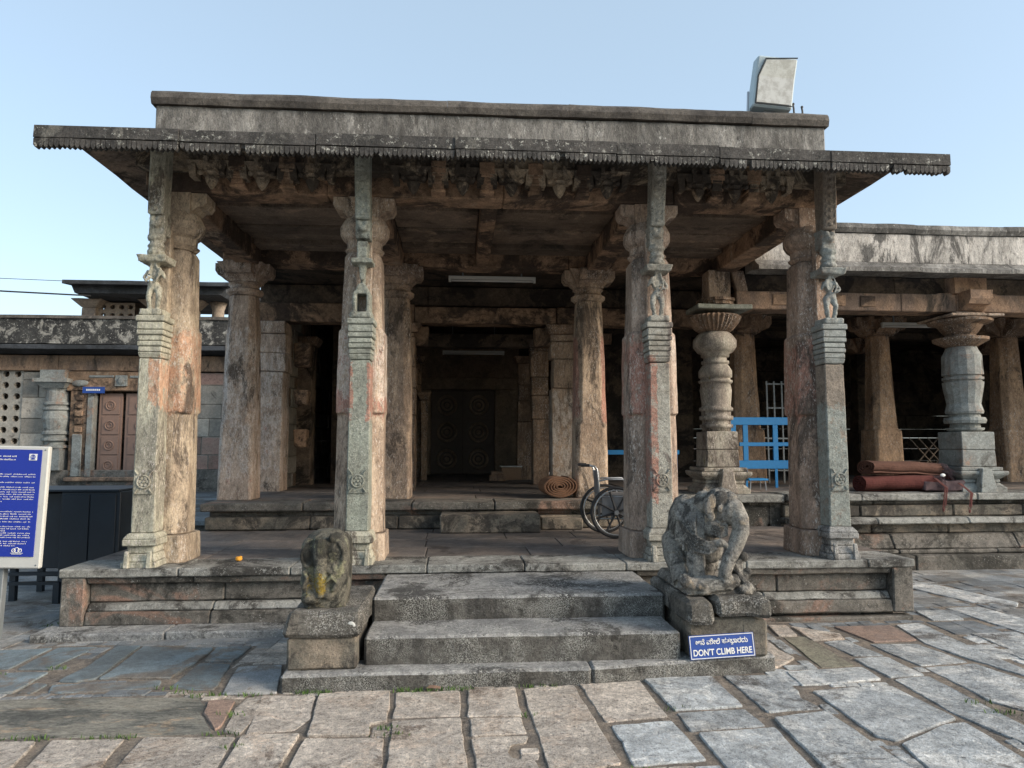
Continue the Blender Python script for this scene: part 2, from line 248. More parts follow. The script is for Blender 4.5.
# ------------------------------------------------------------ SETTING
bm=B(); s=400
vs=[bm.verts.new(p) for p in ((-s,-s,-.016),(s,-s,-.016),(s,s,-.016),(-s,s,-.016))]; bm.faces.new(vs)
struct(mk('ground',bm,M['dirt']))
bm=B(); gs=.04; nx,ny=275,190; G=[]
for j in range(ny+1):
    for i in range(nx+1):
        x,y=-5+i*gs,2.2+j*gs
        z=-.012+.0045*noise.noise(Vector((x*2.3,y*2.3,3)))+.003*noise.noise(Vector((x*11,y*11,7)))
        G.append(bm.verts.new((x,y,min(z,.003) if 0<i<nx and 0<j<ny else -.03)))
for j in range(ny):
    for i in range(nx): bm.faces.new((G[j*(nx+1)+i],G[j*(nx+1)+i+1],G[(j+1)*(nx+1)+i+1],G[(j+1)*(nx+1)+i]))
struct(mk('joint_soil',bm,M['dirt'],smooth=True))
def slab(bm,pts,mi,z1=0.,th=.035,shrink=.0):
    pts=[Vector((x,y)) for x,y in pts]
    ar=sum(a.x*b.y-b.x*a.y for a,b in zip(pts,pts[1:]+pts[:1]))
    if ar<0: pts=pts[::-1]
    # subdivide outline + jitter + round corners
    o=[]
    n=len(pts)
    for i in range(n):
        a,b,c=pts[i-1],pts[i],pts[(i+1)%n]
        l1=(a-b).length;l2=(c-b).length; r=min(.014,l1*.2,l2*.2)
        o+= [b+(a-b).normalized()*r, b+((a-b).normalized()+(c-b).normalized())*r*.3, b+(c-b).normalized()*r]
    q=[]
    for a,b in zip(o,o[1:]+o[:1]):
        k=max(1,int((b-a).length/.07))
        for j in range(k):
            p=a.lerp(b,j/k); w=noise.noise_vector(Vector((p.x*7,p.y*7,mi)))*.011+noise.noise_vector(Vector((p.x*25,p.y*25,mi)))*.004
            q.append(Vector((p.x+w.x,p.y+w.y)))
    c=sum(q,Vector((0,0)))/len(q)
    def ins(p,d): v=c-p; return p+v.normalized()*min(d,v.length*.5)
    tx,ty=random.uniform(-.006,.006),random.uniform(-.006,.006); dz=random.uniform(-.006,.004)
    def z(p): return z1+dz+(p.x-c.x)*tx+(p.y-c.y)*ty+noise.noise(Vector((p.x*3,p.y*3,mi)))*.004
    rings=[[(ins(p,shrink).x,ins(p,shrink).y,z1-th) for p in q],[(ins(p,shrink).x,ins(p,shrink).y,z(p)-.006) for p in q],
           [(ins(p,shrink+.006).x,ins(p,shrink+.006).y,z(p)) for p in q]]
    vv=[[bm.verts.new(p) for p in r] for r in rings]; m=len(q)
    for A,Bb in zip(vv,vv[1:]):
        for i in range(m):
            f=bm.faces.new((A[i],A[(i+1)%m],Bb[(i+1)%m],Bb[i])); f.material_index=mi
    f=bm.faces.new(vv[-1]); f.material_index=mi
def inpoly(p,poly):
    x,y=p; c=False; j=len(poly)-1
    for i in range(len(poly)):
        xi,yi=poly[i]; xj,yj=poly[j]
        if (yi>y)!=(yj>y) and x<(xj-xi)*(y-yi)/(yj-yi)+xi: c=not c
        j=i
    return c
bm=B(); keys=['pale','long','pink','blue','grey','olive','mixed']
allp=[p for k in SLABS for p in SLABS[k]]
for k in SLABS:
    for p in SLABS[k]:
        kk='mixed' if k=='grey' and p[0][0]<-.9 else k
        cx=sum(a for a,b in p)/len(p); cy=sum(b for a,b in p)/len(p)
        g_=-.002
        slab(bm,[(a+(a-cx)/max(.1,math.hypot(a-cx,b-cy))*g_,b+(b-cy)/max(.1,math.hypot(a-cx,b-cy))*g_) for a,b in p],keys.index(kk))
def blocked(q):
    c=(sum(a for a,b in q)/4,sum(b for a,b in q)/4)
    test=[c]+[((a+c[0]*.25)/1.25,(b+c[1]*.25)/1.25) for a,b in q]+[((q[i][0]+q[(i+1)%4][0])/2*.9+c[0]*.1,(q[i][1]+q[(i+1)%4][1])/2*.9+c[1]*.1) for i in range(4)]
    for t in test:
        for pl in allp:
            if inpoly(t,pl): return True
    for pl in allp:
        for t in pl:
            if inpoly(t,q): return True
    return False
def zone(p):   # footprints of buildings
    x,y=p
    return (-3.5<x<4.36 and y>6.6) or (x>4.3 and y>9.2) or (x<-3.2 and y>11.7) or (-1.2<x<2.35 and 5.05<y<6.7)
rr=random.Random(3)
ang=R(2); 
yy=-2.
while yy<13:
    h=rr.uniform(.36,.62); xx=-16+rr.uniform(0,1)
    while xx<20:
        w=rr.uniform(.5,1.25)
        q=[]
        for a,b in ((xx,yy),(xx+w,yy),(xx+w,yy+h),(xx,yy+h)):
            a+=noise.noise(Vector((a*2,b*2,5)))*.06; b+=noise.noise(Vector((a*2,b*2,9)))*.05
            q.append((a*math.cos(ang)+(b-5)*.06,b+(a)*.02))
        def put(q,dep):
            if any(zone(p) for p in q) or blocked(q):
                if dep<3:
                    lp=lambda u,v:tuple((q[0][i]*(1-u)+q[1][i]*u)*(1-v)+(q[3][i]*(1-u)+q[2][i]*u)*v for i in (0,1))
                    for u in (0,.5):
                        for v in (0,.5): put([lp(u,v),lp(u+.5,v),lp(u+.5,v+.5),lp(u,v+.5)],dep+1)
                return
            c=q[0]; slab(bm,q,6 if c[0]<-2 or c[1]>6 else (0 if c[0]<1.2 else 4),-.001-.002*dep)
        put(q,0)
        xx+=w
    yy+=h
struct(mk('courtyard_paving',bm,[M[k] for k in keys]))
# raised paved court at the back left
def floor_slabs(name,x0,x1,y0,y1,z,mat,rh=(.5,.8),rw=(.7,1.6),th=.06,lip=0.):
    bm=B(); y=y0; r=random.Random(int(abs(x0*100)))
    while y<y1-.05:
        h=min(r.uniform(*rh),y1-y)
        if y1-(y+h)<.25: h=y1-y
        x=x0
        while x<x1-.05:
            w=min(r.uniform(*rw),x1-x)
            if x1-(x+w)<.3: w=x1-x
            d=r.uniform(-.003,.003)
            box(bm,x+.004,x+w-.004,y+.004,y+h-.004,z-th,z+d); x+=w
        y+=h
    return mk(name,bm,mat,bev=.006)
bm=B(); box(bm,-20,-3.35,11.72,19.2,-.03,.37); struct(mk('raised_court_base',bm,M['plinth'],seg=.5,amp=.01))
struct(floor_slabs('raised_court_paving',-20,-3.3,11.66,18.75,.45,M['farpave'],(.5,.9),(.8,2.),.078))
# sky
w=bpy.data.worlds.new('World'); sc.world=w; w.use_nodes=True; t=w.node_tree
bg=t.nodes['Background']; sk=t.nodes.new('ShaderNodeTexSky'); sk.sky_type='NISHITA'; sk.sun_disc=False
SE,SA=R(24),R(114)     # elevation, azimuth clockwise from +Y (to the right of the view, a little behind)
sk.sun_elevation=SE; sk.sun_rotation=SA; sk.air_density=1.; sk.dust_density=1.5; sk.ozone_density=1.
mx=t.nodes.new('ShaderNodeMix'); mx.data_type='RGBA'; mx.inputs[0].default_value=.36; mx.inputs[7].default_value=(4.1,5.1,5.7,1)
t.links.new(sk.outputs[0],mx.inputs[6]); t.links.new(mx.outputs[2],bg.inputs[0]); bg.inputs[1].default_value=.108
L=bpy.data.lights.new('sun','SUN'); L.energy=2.0; L.angle=R(26); L.color=(1,.87,.72)
lo=bpy.data.objects.new('sun',L); COL.objects.link(lo)
d=Vector((math.sin(SA)*math.cos(SE),math.cos(SA)*math.cos(SE),math.sin(SE)))
lo.rotation_euler=d.to_track_quat('Z','Y').to_euler()
cam=bpy.data.cameras.new('camera'); co=bpy.data.objects.new('camera',cam); COL.objects.link(co); sc.camera=co
co.location=(0,0,1.65); co.rotation_euler=(R(94.85),0,R(-4.25)); cam.lens=24.96; cam.sensor_width=36; cam.clip_end=2000; cam.clip_start=.05
sc.view_settings.view_transform='Standard'; sc.view_settings.look='None'; sc.view_settings.exposure=EXPO; sc.view_settings.gamma=1
# ------------------------------------------------------------ PORCH
porch=thing('temple_porch','weathered open stone porch on a low plinth with carved columns and a serrated eave','temple porch')
# plinth : moulded courses, a recessed panel to the left and right of the steps
XL,XR,YF=-3.49,4.36,6.65
bm=B(); box(bm,XL+.12,XR-.12,YF+.16,9.5,-.03,.45); core=mk('plinth',bm,M['plinth'],porch,seg=.3,amp=.006)
def course(name,x0,x1,z0,z1,proj,mat,y1=None,parent=core,bev=.012,seg=.1,amp=.006,wr=(.9,1.9),slope=0.,rnd=None):
    """a course of long stones along the front, each a separate block with a joint"""
    bm=B(); x=x0; r=random.Random(int(z0*1000)+int(x0*10))
    while x<x1-.02:
        w=min(r.uniform(*wr),x1-x)
        if x1-(x+w)<.4: w=x1-x
        d=r.uniform(-.006,.006); e=.003
        hexa(bm,(x+e,x+w-e,YF-proj+d,(y1 or YF+.3),z0+e),(x+e,x+w-e,YF-proj+d+slope,(y1 or YF+.3),z1-e)); x+=w
    return mk(name,bm,mat,parent,bev=bev,seg=seg,amp=amp)
for (a,b) in ((XL+.2,-.66),(1.66,XR-.2)):
    course('moulding',a,b,.41,.475,-.035,M['plinth'],slope=-.02)
    course('dado',a,b,.24,.41,-.10,M['plinth'])
    course('moulding',a,b,.17,.24,-.035,M['plinth_top'],slope=.05)
    course('base_moulding',a,b,.05,.17,-.004,M['plinth'],slope=.02)
for (a,b,l) in ((XL,XL+.2,0),(XR-.2,XR,1)):
    bm=B(); box(bm,a,b,YF,YF+.35,.05,.475); mk('corner_block',bm,M['plinth'],core,bev=.012,seg=.08,amp=.006)
# side faces
for x0,x1 in ((XL,XL+.2),(XR-.2,XR)):
    bm=B(); box(bm,x0+.02,x1-.02,YF+.35,9.45,.0,.47); mk('side_course',bm,M['plinth'],core,bev=.012,seg=.15,amp=.006)
bm=B(); r=random.Random(5)
x=XL-.1
for w in (1.1,1.3,.62): 
    box(bm,x+.004,x+w-.004,6.38+r.uniform(-.02,.02),6.75,-.03,.052+r.uniform(-.008,.008)); x+=w
mk('foot_ledge',bm,M['step'],core,bev=.015,seg=.09,amp=.007)
bm=B(); box(bm,1.9,XR-.03,YF-.03,6.75,-.03,.02); mk('foot_ledge',bm,M['plinth'],core,bev=.01,seg=.1,amp=.005)
# coping slabs and floor slabs
bm=B(); x=XL-.02
for w in (1.02,.98,1.22,.9,.95,1.15,1.2,.47):
    w=min(w,XR+.02-x)
    box(bm,x+.004,x+w-.004,YF-.015,YF+.52,.475,.55); x+=w
mk('coping',bm,M['plinth_top'],core,bev=.01,seg=.08,amp=.005)
f=floor_slabs('porch_floor',XL,XR,YF+.525,9.42,.548,M['floor'],(.5,.8),(.7,1.5),.09); f.parent=core
bm=B(); ball(bm,(-2.06,6.97,.575),(.032,.032,.022)); 
for k in range(14):
    a=k*2.4; ball(bm,(-2.06+.02*math.cos(a),6.97+.02*math.sin(a),.582+.004*(k%3)),.011,sub=1)
tag(mk('marigold_flower',bm,M['marigold'],smooth=True),'small orange marigold flower lying on the front edge of the porch floor','flower')

# --- columns
def front_shaft(bm,x,y,k=1.):
    loft(bm,[octa(x,y,.545,.28*k,.05),octa(x,y,.80,.275*k,.05)])
    loft(bm,[octa(x,y,z_,h_*k,c_) for z_,h_,c_ in ((.803,.248,.11),(1.94,.235,.11),(1.955,.246,.07),(2.76,.232,.07),(2.78,.208,.06),(3.5,.19,.06),(3.55,.165,.06))])
def arms(bm,x,y,z0,z1,L,hw,dirs=((1,0),(-1,0),(0,1),(0,-1))):
    box(bm,x-hw,x+hw,y-hw,y+hw,z0-.02,z1)
    for dx,dy in dirs:
        rings=[]
        for d,zl in ((hw+.002,z0),(L*.55,z0+.01),(L*.72,z0+(z1-z0)*.28),(L*.9,z0+(z1-z0)*.3),(L,z0+(z1-z0)*.55),(L,z1-.003)):
            px,py=-dy,dx; w=hw*.86
            rings.append([(x+dx*d+px*w*s,y+dy*d+py*w*s,z) for s,z in ((-1,zl),(1,zl),(1,z1-.002),(-1,z1-.002))])
        loft(bm,rings)
def figure(bm,x,y,z,s=1.,lion=False,mir=1):
    """small carved bracket figure, facing the court"""
    if lion:
        ball(bm,(x,y,z+.14*s),(.05*s,.07*s,.10*s)); ball(bm,(x,y-.05*s,z+.25*s),(.055*s,.055*s,.06*s)); ball(bm,(x,y-.1*s,z+.235*s),(.03*s,.03*s,.025*s))
        for q in(-1,1):
            tube(bm,[(x+q*.04*s,y-.04*s,z+.15*s),(x+q*.05*s,y-.06*s,z+.08*s),(x+q*.045*s,y-.07*s,z)],[.03*s,.025*s,.028*s]); ball(bm,(x+q*.045*s,y-.04*s,z+.3*s),.018*s)
    else:
        ball(bm,(x,y,z+.42*s),(.042*s,.045*s,.052*s)); ball(bm,(x,y,z+.47*s),(.03*s,.03*s,.035*s))
        ball(bm,(x+.005*mir,y,z+.32*s),(.052*s,.04*s,.07*s)); ball(bm,(x-.008*mir,y,z+.215*s),(.055*s,.045*s,.045*s))
        for q,k in ((-1,.02),(1,-.012)):
            tube(bm,[(x+q*.03*s,y,z+.2*s),(x+q*.045*s+.01*mir,y-.035*s,z+.11*s),(x+q*.03*s,y-.01*s,z+.01*s)],[.034*s,.026*s,.02*s])
            tube(bm,[(x+q*.055*s,y,z+.35*s),(x+q*.09*s,y-.02*s,z+.28*s),(x+q*.05*s,y-.05*s,z+.25*s+(.12*s if q==mir else 0))],[.02*s,.016*s,.014*s])
        for q in (-1,1): tube(bm,[(x+q*.02*s,y-.04*s,z+.4*s),(x+q*.05*s,y-.045*s,z+.3*s),(x+q*.02*s,y-.05*s,z+.24*s)],.009*s,6)
def front_column(x,px,y,py,label,shaftmat,pilmat,figmat,kind,ox=0.,basemat=None,fz=2.84,k=1.):
    bm=B(); front_shaft(bm,x,y,k); c=mk('column',bm,shaftmat,porch,bev=.012,seg=.12,amp=.006,freq=4); c['label']=label
    bm=B(); lathe(bm,x,y,[(3.552,.165),(3.59,.20),(3.605,.175),(3.67,.178),(3.70,.215),(3.75,.243),(3.82,.245),(3.89,.21),(3.925,.185)],32)
    mk('capital',bm,shaftmat,c,seg=.12,amp=.005,freq=4)
    bm=B(); arms(bm,x,y,3.93,4.115,.30,.155,((1,0),(-1,0),(0,1)) if ox==0 else ((-1 if px>0 else 1,0),(0,1))); mk('corbel_bracket',bm,shaftmat,c,bev=.012,seg=.1,amp=.007)
    # bracket pilaster on a moulded foot
    bm=B()
    box(bm,px-.155,px+.155,py-.19,py+.10,.545,.60); hexa(bm,(px-.145,px+.145,py-.18,py+.1,.602),(px-.125,px+.125,py-.15,py+.1,.67)); box(bm,px-.12,px+.12,py-.14,py+.1,.672,.74)
    box(bm,px-.15,px+.15,py-.18,py+.1,.742,.80); hexa(bm,(px-.15,px+.15,py-.18,py+.1,.802),(px-.115,px+.115,py-.14,py+.1,.85))
    for q in (-1,1): hexa(bm,(px+q*.10-.025,px+q*.10+.025,py-.215,py-.185,.545),(px+q*.10-.02,px+q*.10+.02,py-.20,py-.18,.70))
    mk('pilaster_base',bm,basemat or pilmat,c,bev=.008,seg=.07,amp=.006)
    bm=B(); hexa(bm,(px-.105,px+.105,py-.13,py+.08,.85),(px-.098,px+.098,py-.12,py+.08,2.44))
    mk('bracket_pilaster',bm,pilmat,c,bev=.01,seg=.1,amp=.005)
    # carved flower tablet
    bm=B(); box(bm,px-.085,px+.085,py-.142,py-.132,1.2,1.42)
    torus(bm,(px,py-.148,1.31),.055,.009); 
    for k in range(6): a=k*PI/3; ball(bm,(px+.033*math.cos(a),py-.148,1.31+.033*math.sin(a)),(.02,.009,.02),sub=1)
    ball(bm,(px,py-.15,1.31),(.016,.012,.016),sub=1)
    for sx in (-1,1):
        for sz in (-1,1): tube(bm,[(px+sx*.05,py-.146,1.31+sz*.065),(px+sx*.075,py-.148,1.31+sz*.1),(px+sx*.06,py-.146,1.31+sz*.085)],.008,5)
    mk('carved_tablet',bm,pilmat,c)
    bm=B(); z=2.445
    hexa(bm,(px-.098,px+.098,py-.12,py+.08,z),(px-.108,px+.108,py-.14,py+.08,z+.05))
    for k,(dz,hw) in enumerate(((.055,.107),(.05,.115),(.055,.11),(.05,.122),(.075,.119),(.06,.13))):
        z0=2.497+sum((.055,.05,.055,.05,.075,.06)[:k]); box(bm,px-hw,px+hw,py-hw-.03,py+.08,z0+.002,z0+dz-.004)
    mk('stepped_block',bm,figmat,c,bev=.008,seg=.07,amp=.004)
    # web of stone joining pilaster and shaft, curved canopy slab
    bm=B(); lo,hi=min(px,x),max(px,x)
    box(bm,px-.075,px+.075,py+.04,y-.18,.56,3.78)
    mk('web',bm,shaftmat,c,bev=.01,seg=.12,amp=.008)
    bm=B(); box(bm,px-.10,px+.10,py-.16,py+.05,fz,fz+.06)
    if kind=='dancer':
        figure(bm,px,py-.08,fz+.06,1.06,mir=1 if px<0 else -1)
        hexa(bm,(px-.12,px+.12,py-.17,py+.06,fz+.50),(px-.135,px+.135,py-.2,py+.06,fz+.56))
    elif kind=='niche':
        box(bm,px-.085,px-.045,py-.12,py+.05,fz+.06,fz+.24); box(bm,px+.045,px+.085,py-.12,py+.05,fz+.06,fz+.24)
        hexa(bm,(px-.085,px+.085,py-.12,py+.05,fz+.24),(px-.03,px+.03,py-.1,py+.05,fz+.34)); ball(bm,(px,py-.02,fz+.37),.03)
        hexa(bm,(px-.02,px+.02,py-.08,py,fz+.38),(px-.035,px+.035,py-.1,py,fz+.52)); box(bm,px-.1,px+.1,py-.15,py+.05,fz+.53,fz+.58)
        box(bm,px-.05,px+.05,py-.12,py+.05,fz+.6,fz+.75)
    o=mk('carved_figure',bm,figmat,c); remesh(o,.011,.02,.03,1)
    bm=B()
    if kind=='dancer':
        lathe(bm,px,py-.08,[(fz+.57,.07),(fz+.60,.085),(fz+.63,.06),(fz+.66,.08),(fz+.70,.055),(fz+.73,.085),(fz+.76,.08),(fz+.78,.05)],12)
        figure(bm,px,py-.07,fz+.56,.55,True)
    lo2=Matrix.Identity(4)
    ball(bm,(px-.03,py-.12,3.76),.03); ball(bm,(px+.03,py-.12,3.76),.03); ball(bm,(px,py-.12,3.71),(.05,.035,.03)); box(bm,px-.07,px+.07,py-.1,py+.06,3.62,3.82)
    o=mk('lion_head',bm,figmat,c); remesh(o,.011,.02,.03,1)
    # the raking strut up to the eave
    bm=B(); hexa(bm,(px-.07,px+.07,py-.15,py+.03,3.80),(px-.07+ox,px+.07+ox,py-.27,py-.07,4.46))
    st=mk('eave_strut',bm,[pilmat,figmat][kind=='niche'],c,bev=.012,seg=.08,amp=.004)
    bm=B()
    for q in range(9):
        u=(q+.7)/9.6; cx=px+ox*u; cy=py-.155-.12*u; cz=3.80+.66*u
        ball(bm,(cx,cy,cz),(.026,.014,.026),sub=1)
        for sg_ in (-1,1): ball(bm,(cx+sg_*.045,cy,cz+.03),(.009,.01,.034),sub=1)
    mk('strut_carving',bm,[pilmat,figmat][kind=='niche'],st,amp=.003,freq=12)
    return c
YC=7.16
pm=[colmat('pillar_orange_paint',[(ORANGE,(-2.82,-2.52),None,(1.95,2.72),.44),((.42,.24,.15),(-2.90,-2.7),None,(1.5,3.2),.6)],c1=(.33,.27,.2),c2=(.24,.19,.14)),
    colmat('pillar_red_white_paint',[(CREAM,None,None,(1.93,2.76),.47),(RED,None,None,(1.93,2.1),.42),(RED,None,(6.8,7.1),(1.95,2.78),.52)],c1=(.30,.24,.185),c2=(.22,.165,.125)),
    colmat('pillar_dark_red_paint',[(RED,(1.7,1.92),None,(1.95,2.72),.40),(CREAM,None,None,(1.5,2.9),.55)],c1=(.29,.225,.18),c2=(.22,.165,.13)),
    colmat('pillar_brown_red_paint',[(RED,(3.45,3.66),None,(1.95,2.72),.43)],c1=(.27,.195,.15),c2=(.2,.145,.11))]
pil=[colmat('pilaster_tan_green',[(ORANGE,(-2.86,-2.7),None,(2.0,2.46),.4)],c1=(.30,.29,.23),c2=(.22,.21,.17)),
     stone('pilaster_green',(.275,.295,.25),(.225,.235,.20),3.5,.4,stain=(.09,.09,.08),st=.62,pits=.5,bump=.6,paints=[(RED,(-1.1,-1.0),None,(1.9,2.46),.38),(RED,(-.87,-.8),None,(1.9,2.46),.38)],speck=(.5,.5,.45),sp=.6),
     stone('pilaster_grey',(.33,.32,.28),(.25,.235,.2),3.5,.4,stain=(.12,.1,.09),st=.64,pits=.7,bump=.6,paints=[(RED,(1.8,1.91),None,(1.1,2.46),.42),(RED,(2.04,2.2),None,(1.9,2.46),.42)]),
     stone('pilaster_brown_green',(.26,.22,.18),(.21,.18,.15),3.5,.4,stain=(.1,.09,.08),st=.62,pits=.5,bump=.6,paints=[((.25,.275,.255),None,None,(.5,2.06),.40)])]
front_column(-2.80,-2.85,YC,6.86,'corner column at the far left with an orange painted band',pm[0],pil[0],pil[0],'dancer',ox=.05,k=.9)
front_column(-.965,-.935,YC,6.86,'front column left of the steps with red and white paint and a green pilaster',pm[1],pil[1],M['schist'],'niche',basemat=pil[0],k=.95)
front_column(1.945,1.94,YC,6.86,'front column right of the steps with a red flaking band on its left side',pm[2],pil[2],pil[2],'dancer',k=1.02)
front_column(3.69,3.705,YC,6.86,'corner column at the right with a green lower pilaster and a carved dancer',pm[3],pil[3],M['schistblue'],'dancer',ox=-.05,k=.97,basemat=M['step'])
# second row, plain heavier shafts
def row2(x,y,z,mat,label,wbot=.235,wmid=.225,wtop=.2,cap=.37):
    bm=B()
    loft(bm,[octa(x,y,z-.005,wbot,.03),octa(x,y,1.92,wbot-.01,.05),octa(x,y,1.96,wmid+.005,.09),octa(x,y,3.2,wmid-.02,.09),octa(x,y,3.24,wtop,.08),octa(x,y,3.72,wtop-.02,.08)])
    c=mk('column',bm,mat,porch,bev=.012,seg=.13,amp=.007,freq=4); c['label']=label
    bm=B(); lathe(bm,x,y,[(3.722,.2),(3.76,.245),(3.80,.25),(3.83,.2),(3.87,.19),(3.90,.22)],28); arms(bm,x,y,3.93,4.165,cap,.2)
    for dx,dy in ((1,1),(1,-1),(-1,1),(-1,-1)):
        hexa(bm,(x+dx*.1-.05,x+dx*.1+.05,y+dy*.1-.05,y+dy*.1+.05,3.9),(x+dx*.24-.07,x+dx*.24+.07,y+dy*.24-.07,y+dy*.24+.07,4.16))
    mk('capital',bm,mat,c,bev=.012,seg=.12,amp=.008); return c
mw=colmat('pillar_whitewashed',[((.48,.42,.38),None,None,(1.2,3.2),.47),(RED,None,None,(.9,2.0),.56)],c1=(.33,.26,.21),c2=(.24,.18,.14))
mt=colmat('pillar_tan_red_edges',[(RED,(1.5,1.71),None,(2.0,3.2),.36),(RED,(2.03,2.3),None,(2.0,3.2),.36)],c1=(.34,.26,.19),c2=(.25,.185,.135))
row2(-3.03,10.15,.9,mw,'thick inner column with flaking whitewash')
row2(-.90,10.15,.9,M['pillar'],'inner column half hidden behind the painted front column')
row2(1.88,10.2,.9,mt,'tan inner column with red painted edges beside the rolled mat')
# beams, ceiling, frieze
def beam(name,x0,x1,y0,y1,z0,z1,mat,parent=porch,bev=.012,seg=.14,amp=.0045,n=1,axis=0):
    bm=B()
    for k in range(n):
        if axis==0: a=x0+(x1-x0)*k/n; b=x0+(x1-x0)*(k+1)/n; box(bm,a+.002,b-.002,y0,y1,z0,z1)
        else: a=y0+(y1-y0)*k/n; b=y0+(y1-y0)*(k+1)/n; box(bm,x0,x1,a+.002,b-.002,z0,z1)
    return mk(name,bm,mat,parent,bev=bev,seg=seg,amp=amp)
beam('front_beam',-3.08,3.95,7.0,7.3,4.12,4.42,M['beam'],n=4)
beam('rear_beam',-3.3,4.0,9.98,10.32,4.17,4.46,M['beam'],n=3)
for x,h in ((-2.92,.15),(-.93,.13),(1.96,.15),(3.82,.15)):
    beam('cross_beam',x-h,x+h,7.302,9.978,4.125,4.42,M['beam'],axis=1)
beam('cross_beam',.22,.40,7.302,9.978,4.16,4.42,M['beam'],axis=1)
bm=B()
for (xa,xb) in ((-2.75,-1.07),(-.79,.21),(.41,1.8),(2.12,3.66)):
    y=7.32; k=0
    while y<9.95:
        h=min(.36,9.96-y); zz=4.335+.035*(k%2)
        box(bm,xa,xb,y+.01,y+h-.02,zz-.02*(k%3==0),4.40); y+=h; k+=1
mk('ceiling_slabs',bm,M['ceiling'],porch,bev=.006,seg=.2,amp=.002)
# frieze of little shrines and hanging lotus buds between the columns, under the eave
bm=B(); box(bm,-3.1,3.95,6.82,6.99,4.30,4.52); mk('frieze',bm,M['frieze'],porch,bev=.01,seg=.1,amp=.006)
fr=[o for o in porch.children if o.name.startswith('frieze')][0]
def bracketlet(bm,x,y,big):
    for k,(hw,z0,z1) in enumerate(((.07,4.12,4.15),(.055,4.15,4.2),(.065,4.2,4.225),(.045,4.225,4.27),(.06,4.27,4.30),(.075,4.3,4.42))):
        box(bm,x-hw,x+hw,y-.05-k*.008,y+.1,z0+.001,z1)
def pendant(bm,x,y):
    lathe(bm,x,y,[(4.09,.006),(4.13,.035),(4.18,.058),(4.205,.062),(4.22,.035),(4.25,.07),(4.29,.055),(4.34,.06)],12,6,.005)
    hexa(bm,(x-.11,x+.11,y-.03,y+.12,4.25),(x-.16,x+.16,y-.05,y+.12,4.36))
    for q in (-1,1):
        ball(bm,(x+q*.1,y-.04,4.24),(.03,.03,.03),sub=1); hexa(bm,(x+q*.17-.03,x+q*.17+.03,y-.03,y+.1,4.2),(x+q*.19-.04,x+q*.19+.04,y-.05,y+.1,4.36))
        box(bm,x+q*.05-.02,x+q*.05+.02,y-.06,y,4.27,4.40)
xs=[]; 
for a,b,n in ((-2.62,-1.2,3),(-.7,1.7,5),(2.2,3.35,3)):
    for k in range(n):
        xs.append((a+(b-a)*(k+.5)/n,1)); 
        if k: xs.append((a+(b-a)*k/n,0))
for x,kd in xs:
    bm=B()
    if kd: pendant(bm,x,6.83)
    else: bracketlet(bm,x,6.87,0)
    mk('lotus_pendant' if kd else 'frieze_bracket',bm,M['frieze'] if kd else M['beam'],fr,bev=.004,amp=.0025,freq=8)
# eave: front slab with grooved, toothed lip
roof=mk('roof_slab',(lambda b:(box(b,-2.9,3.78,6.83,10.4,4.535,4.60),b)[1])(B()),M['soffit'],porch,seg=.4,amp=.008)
bm=B(); x=-3.62; segs=(1.2,1.15,1.22,1.45,.95,1.05,1.15)
r=random.Random(9)
for i,w in enumerate(segs):
    if i==len(segs)-1: w=4.56-x
    dz=r.uniform(-.008,.008); dy=r.uniform(-.01,.01); y0=6.10+dy
    z=lambda a:a+dz
    rings=[]
    prof=[(y0,4.25),(y0,4.355),(y0+.03,4.365),(6.8,4.655),(6.8,4.535),(6.45,4.36),(y0+.13,4.235),(y0+.03,4.215),(y0+.025,4.248)]
    loft(bm,[[(xx,py,z(pz)) for py,pz in prof] for xx in (x+.004,x+w-.004)])
    # teeth
    n=int(w/.042); 
    for k in range(n):
        a=x+.006+k*(w-.012)/n; b=a+(w-.012)/n
        if r.random()<.02: continue
        if r.random()<.06: zb0=.02
        else: zb0=0
        zb=4.165+r.uniform(-.004,.005)+dz+zb0; yy0=y0+.002; mx=(a+b)/2
        pr=[(a+.002,4.24+dz),(a+.003,zb+.02),(mx-.004,zb),(mx+.004,zb),(b-.003,zb+.02),(b-.002,4.24+dz)]
        loft(bm,[[(px,yy0,pz) for px,pz in pr],[(px,yy0+.06,pz) for px,pz in pr]])
    x+=w
mk('front_eave',bm,M['eave'],porch,amp=.005,freq=4)
# lichen patches are painted by the material; side eaves
for x0,x1 in ((-3.5,-3.0),(3.85,4.3)):
    s=1 if x0<0 else -1; xe=x0 if s>0 else x1; xi=x1 if s>0 else x0
    bm=B(); loft(bm,[[(xe,yy,4.37),(xe,yy,4.40),(xi,yy,4.52),(xi,yy,4.45)] for yy in (6.62,8.0,9.3,12.0)])
    mk('side_eave',bm,M['soffit'],porch,amp=.008,seg=.25)
# the parapet above
bm=B(); box(bm,-3.02,3.85,7.02,7.3,4.60,5.0); pp=mk('parapet',bm,M['parapet'],porch,bev=.012,seg=.14,amp=.008)
bm=B(); 
for x0,x1 in ((-3.02,-2.72),(3.58,3.85)): box(bm,x0,x1,7.302,10.3,4.66,5.0)
mk('parapet_side',bm,M['parapet'],pp,bev=.012,seg=.25,amp=.008)
bm=B(); prof=[(6.985,5.002),(6.965,5.06),(6.975,5.11),(7.0,5.14),(7.34,5.14),(7.34,5.002)]
xx=-3.05; r=random.Random(4)
while xx<3.88:
    w=min(r.uniform(1.2,2.),3.88-xx)
    if 3.88-xx-w<.5: w=3.88-xx
    dz=r.uniform(-.004,.006)
    loft(bm,[[(q,y,z+dz) for y,z in prof] for q in (xx+.001,xx+w-.001)]); xx+=w
mk('parapet_rim',bm,M['rim'],pp,seg=.12,amp=.007)
